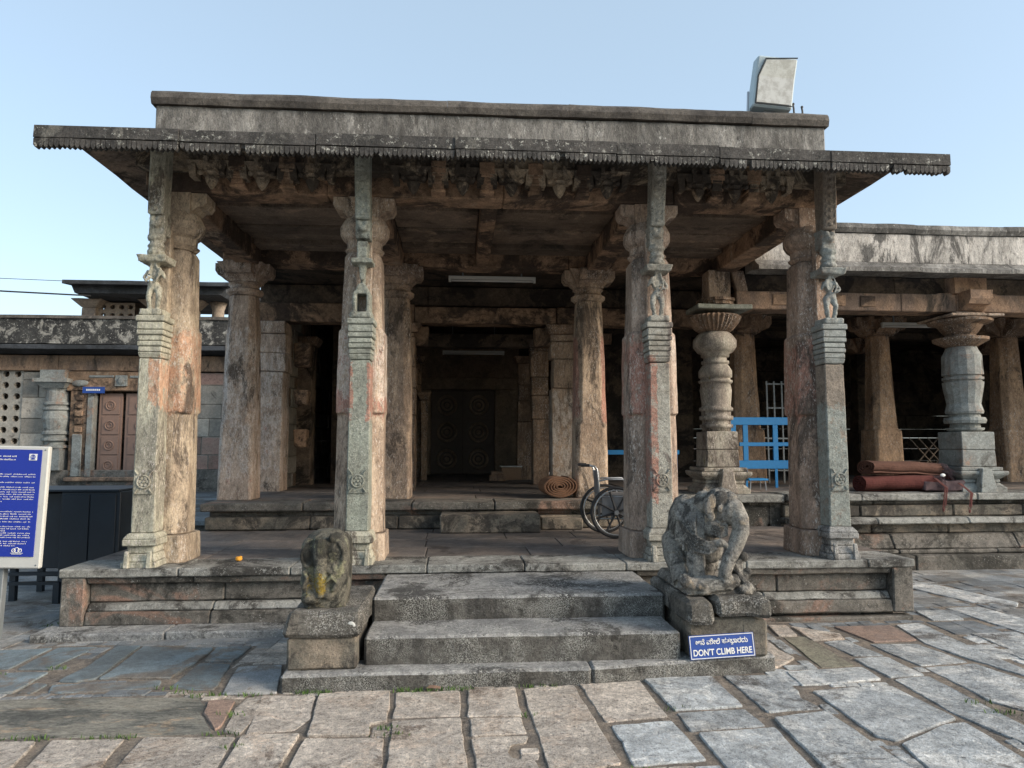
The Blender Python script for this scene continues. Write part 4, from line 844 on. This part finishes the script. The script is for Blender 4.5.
# carved door surround and door
fr2=mk('door_surround',(lambda b:(box(b,-9.85,-9.42,YG-.12,YG+.2,.83,3.0),box(b,DR+.07,DR+.32,YG-.12,YG+.2,.83,3.0),box(b,-9.95,DR+.35,YG-.14,YG+.2,3.003,3.5),b)[-1])(B()),M['beam'],gal,bev=.02,seg=.2,amp=.01)
bm=B(); box(bm,-9.41,-9.27,YG-.16,YG+.1,.83,2.99); mk('jamb',bm,M['schistblue'],fr2,bev=.01,seg=.2,amp=.005)
bm=B(); box(bm,-9.75,-9.5,YG-.17,YG-.121,.83,1.9); mk('jamb_carving',bm,M['schistblue'],fr2,bev=.02,seg=.1,amp=.01)
bm=B(); 
for k in range(5): box(bm,-9.72,-9.52,YG-.16,YG-.121,1.95+k*.2,2.1+k*.2)
mk('jamb_carving',bm,M['beam'],fr2,bev=.02,amp=.01)
bm=B(); ball(bm,(-9.62,YG-.15,3.2),(.22,.06,.09)); box(bm,-8.75,-8.45,YG-.2,YG-.141,3.12,3.4); ball(bm,(-8.6,YG-.2,3.26),(.1,.05,.1)); box(bm,-9.4,-8.8,YG-.17,YG-.141,3.34,3.4); box(bm,-8.4,-7.8,YG-.17,YG-.141,3.34,3.4); mk('lintel_carving',bm,M['schistblue'],fr2,bev=.01,amp=.01)
for x0,x1 in ((-9.20,-8.63),(-8.55,-7.78)):
    bm=B(); box(bm,x0,x1,YG+.02,YG+.08,.83,2.95); dl=mk('door_leaf',bm,M['dooR'],gal,bev=.005)
    for k in range(4):
        z0=.88+k*.51; cx=(x0+x1)/2
        bm=B(); box(bm,x0+.09,x1-.06,YG-.002,YG+.019,z0,z0+.46); torus(bm,(cx,YG-.01,z0+.23),.11,.02,n=24,k=6); torus(bm,(cx,YG-.01,z0+.23),.055,.014,n=16,k=6); mk('door_panel',bm,M['dooR'],dl,bev=.004)
# rooftop pavilion
pav=thing('rooftop_pavilion','small flat-roofed pavilion with perforated screens standing on the gallery roof at the left','pavilion')
YP=22
bm=B(); loft(bm,[[(x,y,z) for y,z in ((YP-1.5,6.15),(YP-1.5,6.26),(YP+3,6.62),(YP+3,6.4),(YP,6.30))] for x in (-11.15,-6.6)]); mk('pavilion_roof',bm,M['darkeave'],pav,seg=.6,amp=.01)
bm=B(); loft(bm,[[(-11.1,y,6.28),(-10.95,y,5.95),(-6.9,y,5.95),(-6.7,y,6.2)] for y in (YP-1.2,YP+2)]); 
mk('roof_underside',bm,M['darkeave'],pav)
for x in (-11.0,-9.1,-8.1): 
    bm=B(); box(bm,x-.2,x+.2,YP-.3,YP+.1,4.7,5.7); hexa(bm,(x-.2,x+.2,YP-.3,YP+.1,5.7),(x-.45,x+.45,YP-.5,YP+.1,5.94)); mk('pavilion_pillar',bm,M['gold'],pav,bev=.02,seg=.2,amp=.01)
bm=B(); box(bm,-10.8,-8.3,YP+.2,YP+.3,4.7,5.95); mk('pavilion_back',bm,M['darkdoor'],pav)
lat('perforated_screen',-10.8,4.85,4,4,.26,YP-.1,YP+.03,M['gold'],pav); lat('perforated_screen',-8.9+.0,4.85,2,4,.26,YP-.101,YP+.03,M['gold'],pav)
bm=B(); lathe(bm,-7.35,YP,[(4.7,.2),(5.3,.19),(5.7,.17),(5.94,.25)],16); mk('round_post',bm,M['gold'],pav,smooth=True)
lat('perforated_screen',-7.15,4.9,4,3,.26,YP+1.2,YP+1.3,M['gold'],pav)
# ------------------------------------------------------------ OTHER THINGS
def txt(name,s,size,mat,loc,rot,parent,ext=.0015,align='CENTER',sx=1.,font=None,bold=0.):
    cu=bpy.data.curves.new(name,'FONT'); cu.body=s; cu.size=size; cu.extrude=ext; cu.align_x=align; cu.offset=bold
    o=bpy.data.objects.new(name,cu); COL.objects.link(o)
    bpy.context.view_layer.update(); dg=bpy.context.evaluated_depsgraph_get()
    me=bpy.data.meshes.new_from_object(o.evaluated_get(dg)); bpy.data.objects.remove(o)
    me.materials.clear(); me.materials.append(mat); q=bpy.data.objects.new(name,me); COL.objects.link(q); q.parent=parent; q.location=loc; q.rotation_euler=rot; q.scale=(sx,1,1); return q
# warning sign leaning on the pedestal
sg=thing('warning_sign','small blue and white enamel sign reading DONT CLIMB HERE leaning on the right pedestal','sign',loc=(1.905,5.125,.118)); sg.rotation_euler=(R(-9),R(-1.6),R(3))
sg['label']="small blue sign reading DON'T CLIMB HERE in white, leaning on the right pedestal"
bm=B(); box(bm,-.245,.245,0,.006,0,.165); mk('sign_plate',bm,M['signblue'],sg)
bm=B()
for (a,b,c_,d_) in ((-.24,.24,.004,.009),(-.24,.24,.156,.161),(-.24,-.235,.009,.156),(.235,.24,.009,.156)): box(bm,a,b,-.0025,-.0002,c_,d_)
mk('border',bm,M['white'],sg)
txt('lettering',"DON'T CLIMB HERE",.060,M['white'],(0,-.002,.026),(R(90),0,0),sg,.001,sx=.84,bold=.0012)
txt('kannada_lettering',"ಆನೆ ಮೇಲೆ ಹತಬಾರದು",.047,M['white'],(0,-.002,.100),(R(90),0,0),sg,.001,bold=.0008,sx=.95)
txt('kannada_lettering','ತ',.026,M['white'],(.078,-.002,.086),(R(90),0,0),sg,.001,bold=.0008)
# information board
ib=thing('information_board','large royal blue notice board with white writing in a grey surround, at the left edge','notice board',loc=(-3.545,6.40,0)); ib.rotation_euler=(R(-1),R(1.2),0)
bm=B(); box(bm,-1.5,0,-.02,.03,.60,1.63); mk('board_surround',bm,M['boardframe'],ib,bev=.01)
bm=B(); box(bm,-1.43,-.055,-.028,-.0205,.70,1.60); mk('board_panel',bm,M['boardblue'],ib)
bm=B(); r=random.Random(8)
def line(z,x1,h=.009):
    x=-1.38
    while x<x1:
        w=r.uniform(.02,.07); k=x
        while k<min(x+w,x1): 
            box(bm,k,k+.0045,-.0300,-.0285,z+r.uniform(0,.002),z+h*.75+r.choice((0,0,.003))); k+=.0095
        x+=w+.014
for z in (1.535,1.507): line(z,-.26,.014)
for z in (1.385,1.365,1.315): line(z,-.09)
for k in range(7): line(1.275-k*.02,-.09 if k<6 else -.35)
for k in range(4): line(1.07-k*.02,-.09)
line(.985,-.1)
for k in range(6): line(.945-k*.018,-.1 if k!=2 else -.3)
for k in range(3): line(.822-k*.018,-.12 if k<2 else -.2)
mk('board_writing',bm,M['white'],ib)
bm=B(); box(bm,-.155,-.09,-.0305,-.0285,1.51,1.565); em=mk('emblem',bm,M['white'],ib)
bm=B(); torus(bm,(-.1225,-.0315,1.54),.017,.003,n=20,k=5); box(bm,-.14,-.105,-.033,-.0308,1.517,1.522); box(bm,-.127,-.118,-.033,-.0308,1.525,1.553); mk('emblem_mark',bm,M['boardblue'],em)
bm=B(); torus(bm,(-.19,-.0300,.755),.02,.003,n=20,k=5); torus(bm,(-.215,-.0300,.752),.014,.003,n=16,k=5); torus(bm,(-.165,-.0300,.752),.014,.003,n=16,k=5); box(bm,-.24,-.14,-.031,-.0286,.728,.732); box(bm,-.23,-.15,-.031,-.0286,.72,.723); mk('round_emblem',bm,M['white'],ib)
for x in (-.36,-1.3):
    bm=B(); box(bm,x-.045,x+.045,.031,.10,-.04,1.5); mk('post',bm,M['galv'],ib,bev=.006)
bm=B()
for x,z in ((-.03,.63),(-.03,1.6)): ball(bm,(x,-.022,z),(.008,.004,.008),sub=1)
mk('screw',bm,M['galv'],ib)
# dark metal cabinet
cb=thing('metal_cabinet','dark navy painted metal cabinet on legs standing behind the notice board','cabinet')
bm=B(); box(bm,-4.16,-3.56,7.86,8.6,.22,1.15); box(bm,-4.75,-4.165,8.0,8.6,.34,1.13); mk('body',bm,M['navy'],cb,bev=.006)
bm=B(); box(bm,-4.78,-3.57,7.84,8.62,1.152,1.175); mk('lid',bm,M['navy'],cb,bev=.004)
bm=B(); box(bm,-4.14,-3.87,7.845,7.859,.26,1.12); mk('door',bm,M['navy'],cb,bev=.004)
bm=B(); box(bm,-3.86,-3.60,7.845,7.859,.26,1.12); mk('door',bm,M['navy'],cb,bev=.004)
for x,y in ((-4.16,7.87),(-3.62,7.9),(-4.7,8.05),(-4.2,8.55),(-3.62,8.55),(-4.7,8.55)):
    bm=B(); box(bm,x-.03,x+.03,y-.03,y+.03,-.03,.22 if x>-4.4 else .34); mk('leg',bm,M['navy'],cb)
for y_,z_ in ((7.98,.17),(8.5,.17),(7.98,.27)): bm=B(); box(bm,-4.72,-4.2,y_,y_+.04,z_,z_+.035); mk('brace',bm,M['navy'],cb)
# floodlight
fl=thing('floodlight','big square pale floodlight with dusty glass tilted on the porch parapet','floodlight',loc=(3.28,7.1,5.14)); fl.rotation_euler=(R(-4),R(6),R(-4)); 
bm=B()
prof=[(-.2,-.10),(.2,-.10),(.2,.10),(.14,.30),(-.14,.30),(-.2,.10)]
loft(bm,[[(-.21+q,y,z) for q,y,z in ((0,-.1,.05),(.42,-.1,.05),(.42,.0,.05),(.36,.20,.10),(.06,.20,.10),(0,.0,.05))],
         [(-.21+q,y,z) for q,y,z in ((0,-.14,.34),(.42,-.14,.34),(.42,0,.36),(.36,.25,.36),(.06,.25,.36),(0,0,.36))],
         [(-.21+q,y,z) for q,y,z in ((.0,-.20,.57),(.42,-.20,.57),(.42,-.05,.60),(.36,.12,.57),(.06,.12,.57),(0,-.05,.60))]])
mk('housing',bm,M['lampbody'],fl,bev=.015)
gm,gt,gb=nt('dusty_glass'); g=N(gt); pos=g.n('ShaderNodeNewGeometry').outputs['Position']
cc=g.mix(g.ramp(g.noise(pos,9,6,.7),.4,.6),(.62,.60,.54),(.45,.42,.36)); gt.links.new(cc,gb.inputs['Base Color']); gb.inputs['Roughness'].default_value=.1; gb.inputs['Coat Weight'].default_value=1.
bm=B(); loft(bm,[[(-.175,-.112,.085),(.19,-.112,.085),(.19,-.12,.085),(-.175,-.12,.085)],[(-.175,-.152,.36),(.19,-.152,.36),(.19,-.16,.36),(-.175,-.16,.36)],[(-.12,-.195,.52),(.19,-.205,.55),(.19,-.213,.55),(-.12,-.205,.52)]]); mk('lens',bm,gm,fl)
bm=B(); tube(bm,[(-.185,-.118,.07),(-.185,-.16,.36),(-.13,-.203,.535),(.2,-.215,.565)],.007,6); tube(bm,[(-.185,-.118,.07),(.2,-.118,.07)],.006,6); mk('gasket',bm,M['rubber'],fl)
bm=B(); box(bm,-.06,.06,-.02,.03,.0,.055); ball(bm,(-.12,-.02,.60),.02,sub=1); ball(bm,(.1,-.02,.60),.02,sub=1); mk('bracket',bm,M['steel'],fl)
bm=B(); tube(bm,[(-.212,.05,.02),(-.216,.05,.2),(-.216,.06,.3)],.012,6); tube(bm,[(.212,.05,.02),(.216,.05,.2),(.216,.06,.3)],.012,6); tube(bm,[(-.212,.05,.02),(.212,.05,.02)],.012,6); mk('yoke',bm,M['steel'],fl)
bm=B(); tube(bm,[(.05,.2,.15),(.12,.28,.05),(.16,.36,.01),(.1,.5,-.3)],.010,6); mk('lead',bm,M['cable'],fl)
for p,h,l in ((3.565,.15,'taller iron rod on the parapet, right next to the floodlight'),(3.66,.12,'shorter iron rod on the parapet, the one farther from the floodlight')):
    bm=B(); tube(bm,[(p,7.1,5.12),(p-.005,7.1,5.14+h*.7),(p-.012,7.1,5.14+h)],.010,7); ball(bm,(p-.008,7.1,5.14+h),.016,sub=1); tag(mk('iron_rod',bm,M['rubber']),l,'rod')
# wheelchair : faces right, seen from its side, mostly behind the third column
wc=thing('wheelchair','folding wheelchair with black wheels half hidden behind the right front column','wheelchair',loc=(1.84,8.3,.555)); wc.rotation_euler=(0,0,R(-4))
for yy,dx in ((0,0),(.50,-.07)):
    wh=bpy.data.objects; bm=B(); torus(bm,(dx,yy,.30),.285,.018,n=48); w_=mk('wheel',bm,M['rubber'],wc,smooth=True)
    bm=B(); torus(bm,(dx,yy-.035,.30),.258,.008,n=48); mk('push_rim',bm,M['steel'],w_,smooth=True)
    bm=B()
    for k in range(8):
        a=k*PI/4+.3; ca,sa=math.cos(a),math.sin(a)
        tube(bm,[(dx+ca*.03,yy,.30+sa*.03),(dx+ca*.15,yy,.30+sa*.15),(dx+ca*.275,yy,.30+sa*.275)],[.016,.011,.014],6)
    mk('spokes',bm,M['rubber'],w_)
    bm=B(); tube(bm,[(dx,yy-.05,.30),(dx,yy+.03,.30)],.028,12); mk('hub',bm,M['steel'],w_)
bm=B()
for yy in (.07,.44):
    tube(bm,[(-.19,yy,.20),(-.19,yy,.62),(-.21,yy,.80),(-.24,yy,.835),(-.36,yy,.845)],.012,8); tube(bm,[(-.19,yy,.48),(.25,yy,.48),(.30,yy,.42),(.34,yy,.12)],.012,8); tube(bm,[(-.19,yy,.22),(.25,yy,.22),(.25,yy,.48)],.011,8); tube(bm,[(-.19,yy,.66),(-.10,yy,.68),(.14,yy,.68),(.18,yy,.62),(.18,yy,.48)],.011,8)
tube(bm,[(-.05,.07,.22),(.1,.44,.46)],.01,6); tube(bm,[(.1,.07,.22),(-.05,.44,.46)],.01,6)
mk('frame',bm,M['steel'],wc,smooth=True)
bm=B(); box(bm,-.205,-.18,.07,.44,.50,.78); mk('backrest',bm,M['vinyl'],wc,bev=.008)
bm=B(); box(bm,-.18,.23,.06,.45,.485,.51); mk('seat',bm,M['vinyl'],wc,bev=.008)
for yy in (.055,.455):
    bm=B(); box(bm,-.16,.14,yy-.012,yy+.012,.25,.48); mk('side_panel',bm,M['vinyl'],wc,bev=.004)
    bm=B(); tube(bm,[(-.30,yy+(.015 if yy<.2 else -.015),.845),(-.40,yy+(.015 if yy<.2 else -.015),.845)],.018,8); mk('handle',bm,M['rubber'],wc)
    bm=B(); torus(bm,(.30,yy,.085),.07,.015,n=20); tube(bm,[(.30,yy,.085),(.27,yy,.22)],.01,6); mk('caster',bm,M['rubber'],wc)
    bm=B(); box(bm,.34,.46,yy-.07,yy+.07,.09,.10); mk('footrest',bm,M['rubber'],wc)
# rolled coir mat beside the tan column
mt_=B(); pts=[]; n=150
for i in range(n):
    a=i/n*2*PI*5.2; rr_=.025+.215*i/n; pts.append((rr_*math.cos(a),rr_*.62*math.sin(a)))
def spiral(bm,pts,y0,y1,th):
    P=[Vector(p) for p in pts]; up=[];
    for i,p in enumerate(P):
        d=(P[min(i+1,len(P)-1)]-P[max(i-1,0)]).normalized(); nn=Vector((-d.y,d.x))*th/2
        up.append([bm.verts.new(((p+nn).x,y0,(p+nn).y)),bm.verts.new(((p-nn).x,y0,(p-nn).y)),bm.verts.new(((p-nn).x,y1,(p-nn).y)),bm.verts.new(((p+nn).x,y1,(p+nn).y))])
    for A,C in zip(up,up[1:]):
        for k in range(4): bm.faces.new((A[k],A[(k+1)%4],C[(k+1)%4],C[k]))
    bm.faces.new(up[0]); bm.faces.new(up[-1])
rm=thing('rolled_mat','brown coir mat rolled into a flattened spiral beside the tan inner column','mat',loc=(1.40,9.85,1.065)); rm.rotation_euler=(0,0,R(6))
spiral(mt_,pts,0,.42,.022); mk('mat_roll',mt_,M['mat'],rm,amp=.004,freq=9)
bm=B(); spiral(bm,[(p[0]*1.0+.0,p[1]) for p in pts[0:150]],-.004,-.001,.006); mk('mat_binding',bm,M['matdark'],rm)
# rug pile
def rug(name,label,x0,x1,y,z,rx,rz,mat,fr,seed,rot=0):
    r=random.Random(seed); t=thing(name,label,'rug','rolled rugs piled on the hall platform',loc=((x0+x1)/2,y,z)); t.rotation_euler=(0,R(rot),R(r.uniform(-4,4)))
    L=(x1-x0)/2; T=3.6 if rx>.17 else 2.6; n=90; P=[]
    for i in range(n):
        a=i/n*2*PI*T+seed; q=.12+.86*i/n
        P.append((rx*q*math.copysign(abs(math.cos(a))**.8,math.cos(a)),rz*q*math.copysign(abs(math.sin(a))**.8,math.sin(a))))
    bm=B(); spiral(bm,P,-L,L,.020)
    for v in bm.verts: x_,y_,z_=v.co; v.co=(y_+x_*.06,-x_,z_)
    Ls=[e for e in bm.edges if e.calc_length()>.5]
    bmesh.ops.subdivide_edges(bm,edges=Ls,cuts=17,use_grid_fill=True)
    for v in bm.verts:
        w1=noise.noise_vector(Vector((v.co.x*3.5,v.co.y*4,v.co.z*5+seed*9))); v.co+=Vector((.02*w1.x,.018*w1.y,.016*w1.z-.012*(v.co.x/L)**2))
    mk('rug_roll',bm,mat,t,amp=.003,freq=25)
    bm=B()
    for i in range(70):
        yy=r.uniform(-rx,rx*.6); zz=r.uniform(-rz*.4,rz*.9); l=r.uniform(.06,.16); 
        tube(bm,[(L-.02,yy,zz),(L+l*.5,yy-r.uniform(.0,.06),zz-.02),(L+l*.8+r.uniform(-.03,.03),yy-r.uniform(.02,.1),zz-.09-r.uniform(0,.08))],[.008,.006,.003],4)
    mk('fringe',bm,M['fringe'],t)
    return t
rug('rolled_rug','dark red rolled rug at the bottom of the pile',5.72,6.75,9.82,1.105,.20,.118,M['rugred'],True,1)
rug('rolled_rug','brownish red rolled rug lying on top of the pile',5.82,6.90,9.86,1.315,.20,.095,M['rugbrown'],True,2,2)
t=rug('rolled_rug','red folded rug with dark fringe at the right end of the rug pile',6.70,7.12,10.0,1.235,.15,.085,M['rugred'],True,3,12)
bm=B(); r=random.Random(6)
for (cx,l,n_) in ((6.72,.50,10),(7.08,.40,10)):
    for k in range(n_):
        x=cx+r.uniform(-.03,.03); l_=l*r.uniform(.6,1); tube(bm,[(x-6.91,-.40,-.10),(x-6.91+.01,-.665,-.22),(x-6.91+r.uniform(-.02,.02),-.685,-.25-l_*.6)],[.005,.004,.003],4)
    ball(bm,(cx-6.91,-.69,-.25-l*.55),(.018,.014,.03),sub=1)
mk('hanging_tassels',bm,M['fringered'],t)
bm=B(); box(bm,6.55,7.15,9.62,9.95,.99,1.14); mk('under_fold',bm,M['fringe'],None,bev=.02,seg=.05,amp=.03,freq=9)
uf=bpy.data.objects['under_fold']; uf.parent=t; uf.matrix_parent_inverse=(Matrix.Translation(t.location)@t.rotation_euler.to_matrix().to_4x4()).inverted()
bm=B(); ball(bm,(6.80,9.6,1.215),(.04,.02,.025)); mk('label_tag',bm,M['white'],t); lt=bpy.data.objects['label_tag']; lt.matrix_parent_inverse=uf.matrix_parent_inverse
# blue barrier and rail
br=thing('blue_barrier','bright blue painted barrier frame in the hall, right of the ribbed turned column','barrier',loc=(0,10.8,0))
bm=B(); box(bm,4.19,5.16,-.02,.02,1.95,2.07); mk('top_rail',bm,M['bluepaint'],br,bev=.004)
bm=B(); box(bm,4.35,5.14,-.015,.015,1.62,1.68); mk('middle_rail',bm,M['bluepaint'],br,bev=.004)
bm=B(); box(bm,4.33,5.14,-.02,.02,1.27,1.40); mk('bottom_rail',bm,M['bluepaint'],br,bev=.004)
for x0,x1 in ((4.19,4.30),(4.41,4.49),(4.89,4.97)):
    bm=B(); box(bm,x0,x1,-.014,.014,1.40 if x0>4.3 else 1.75,1.95); mk('upright',bm,M['bluepaint'],br,bev=.004)
for x in (4.45,4.93):
    bm=B(); box(bm,x-.02,x+.02,-.01,.01,.975,1.27); mk('leg',bm,M['bluepaint'],br)
for x0,x1,l in ((2.2,3.42,'thin blue rail running behind the front column right of the steps'),):
    rl=thing('blue_rail',l,'rail',loc=(0,10.9,0)); bm=B(); box(bm,x0,x1,-.02,.02,1.49,1.56); mk('bar',bm,M['bluepaint'],rl,bev=.004)
    for x in (x0+.05,x1-.05): bm=B(); box(bm,x-.02,x+.02,-.018,.018,.975,1.489); mk('post',bm,M['bluepaint'],rl)
bn=thing('blue_stool','low blue topped stool beside the foot of the turned column','stool',loc=(4.42,10.35,.975))
bm=B(); box(bm,-.17,.13,-.12,.12,.14,.17); mk('seat',bm,M['bluepaint'],bn,bev=.006)
for x in (-.13,.09):
    for y in (-.09,.09): bm=B(); tube(bm,[(x,y,.14),(x*1.1,y*1.1,0)],.010,6); mk('leg',bm,M['steel'],bn)
bn=thing('blue_table','pale blue table top just visible left of the rug pile','table',loc=(5.95,11.3,.975))
bm=B(); box(bm,-.45,.25,-.3,.3,.30,.36); mk('table_top',bm,plain('pale_blue_paint',(.2,.42,.55),.5),bn,bev=.006)
for x in (-.4,.2):
    for y in (-.25,.25): bm=B(); box(bm,x-.02,x+.02,y-.02,y+.02,0,.299); mk('leg',bm,M['galv'],bn)
gr=thing('metal_grille','tall dark grey steel grille standing in the hall behind the blue barrier','grille',loc=(0,12.0,0))
bm=B()
for x in (5.35,5.48,5.62,5.72): box(bm,x-.012,x+.012,-.012,.012,.98,2.75)
for z_ in (1.2,1.75,2.28,2.7): box(bm,5.33,5.74,-.01,.01,z_-.012,z_+.012)
box(bm,5.3,5.75,-.02,.02,2.0,2.10)
mk('bars',bm,M['galv'],gr)
bm=B()
for k in range(6):
    x=7.7+k*.16
    for s in (-1,1): tube(bm,[(x-.25*s,11.3,1.2),(x+.25*s,11.3,1.75)],.012,5)
tag(mk('folding_gate',bm,M['deep']),'brown criss-cross folding gate behind the turned column at the right','gate')
# tube lights
for nm,x0,x1,y,z_,l in (('tube_light',-.17,1.13,10.45,4.10,'tube light fitting under the rear beam of the porch'),('tube_light',-.36,.95,15.,3.58,'tube light fitting deep in the dark corridor above the door'),('tube_light',7.0,8.3,11.2,3.62,'tube light fitting in the right hall left of the turned column')):
    t=thing(nm,l,'light','unlit tube lights',loc=(0,y,z_)); bm=B(); box(bm,x0,x1,-.03,.03,.0,.05); mk('batten',bm,M['boardframe'],t,bev=.004)
    bm=B(); tube(bm,[(x0+.04,-.01,-.02),(x1-.04,-.01,-.02)],.014,10); mk('tube',bm,M['tubew'],t,smooth=True)
    bm=B(); box(bm,x0+.0,x0+.035,-.02,.01,-.04,0); box(bm,x1-.035,x1,-.02,.01,-.04,0); mk('holder',bm,M['boardframe'],t)
    bm=B(); box(bm,x0+.2,x0+.22,-.01,.01,.05,.6 if z_<4 else .25); box(bm,x1-.22,x1-.2,-.01,.01,.05,.6 if z_<4 else .25); mk('hanger',bm,M['galv'],t)
# boxes near the inner door
bx_=thing('cardboard_box','brown cardboard box with a flat pale lid in the dark corridor by the door','box',loc=(1.1,15.3,.9))
bm=B(); box(bm,-.2,.22,-.2,.2,0,.26); mk('carton',bm,M['card'],bx_,bev=.005); bm=B(); box(bm,-.22,.24,-.22,.22,.265,.29); mk('lid',bm,M['boardframe'],bx_,bev=.004)
bm=B(); box(bm,.62,.95,14.6,14.9,.9,1.02); box(bm,.66,.9,14.62,14.85,1.022,1.1); tag(mk('brick_stack',bm,M['lintel'],bev=.01,amp=.004),'two flat reddish stones stacked on the corridor floor left of the box','stones')
# name plate over the wooden door
npz=thing('name_plate','tiny blue name plate at the top left of the wooden double door','sign',loc=(-9.24,YG-.23,3.02)); bm=B(); box(bm,-.27,.27,0,.01,-.08,.08); mk('plate',bm,M['signblue'],npz)
bm=B(); 
for k in range(7): box(bm,-.18+k*.05,-.145+k*.05,-.004,-.0005,-.02,.025)
mk('plate_writing',bm,M['white'],npz)
# cables
for pts,l in (([(-24,20,6.5),(-12.4,20,5.80),(-10.4,20.6,5.83)],'lower black power cable ending at the pavilion'),([(-24,24,7.3),(-13,24,7.0),(-8.6,24,6.9),(-3,24,6.6)],'thin upper power cable crossing the sky at the left')):
    bm=B(); tube(bm,pts,.022 if 'lower' in l else .010,6); tag(mk('power_cable',bm,M['cable']),l,'cable')
# grass in the joints
bm=B(); r=random.Random(2)
for gx,gy in GR:
    for k in range(r.randint(10,26)):
        x=gx+r.gauss(0,.05); y=gy+r.gauss(0,.014); h=r.uniform(.008,.024); a=r.uniform(0,2*PI); w_=r.uniform(.003,.006)
        lx,ly=r.uniform(-.015,.015),r.uniform(-.015,.015)
        v=[bm.verts.new(p) for p in ((x-w_*math.cos(a),y-w_*math.sin(a),-.012),(x+w_*math.cos(a),y+w_*math.sin(a),-.012),(x+w_*.6*math.cos(a)+lx*.6,y+w_*.6*math.sin(a)+ly*.6,h*.7),(x+lx,y+ly,h))]; bm.faces.new(v)
g_=mk('grass',bm,M['grass']); g_['kind']='stuff'; 
bm=B(); v=[bm.verts.new(p) for p in ((-.22,4.985,.004),(-.17,4.975,.01),(-.15,4.995,.022),(-.19,5.005,.02))]; bm.faces.new(v); f2=[bm.verts.new(p) for p in ((-.17,4.975,.01),(-.12,4.97,.006),(-.11,4.985,.014),(-.15,4.995,.022))]; bm.faces.new(f2)
tag(mk('dry_leaf',bm,M['leaf']),'curled brown dry leaf on the paving against the lowest step','leaf')
for p in bpy.data.materials:
    pass
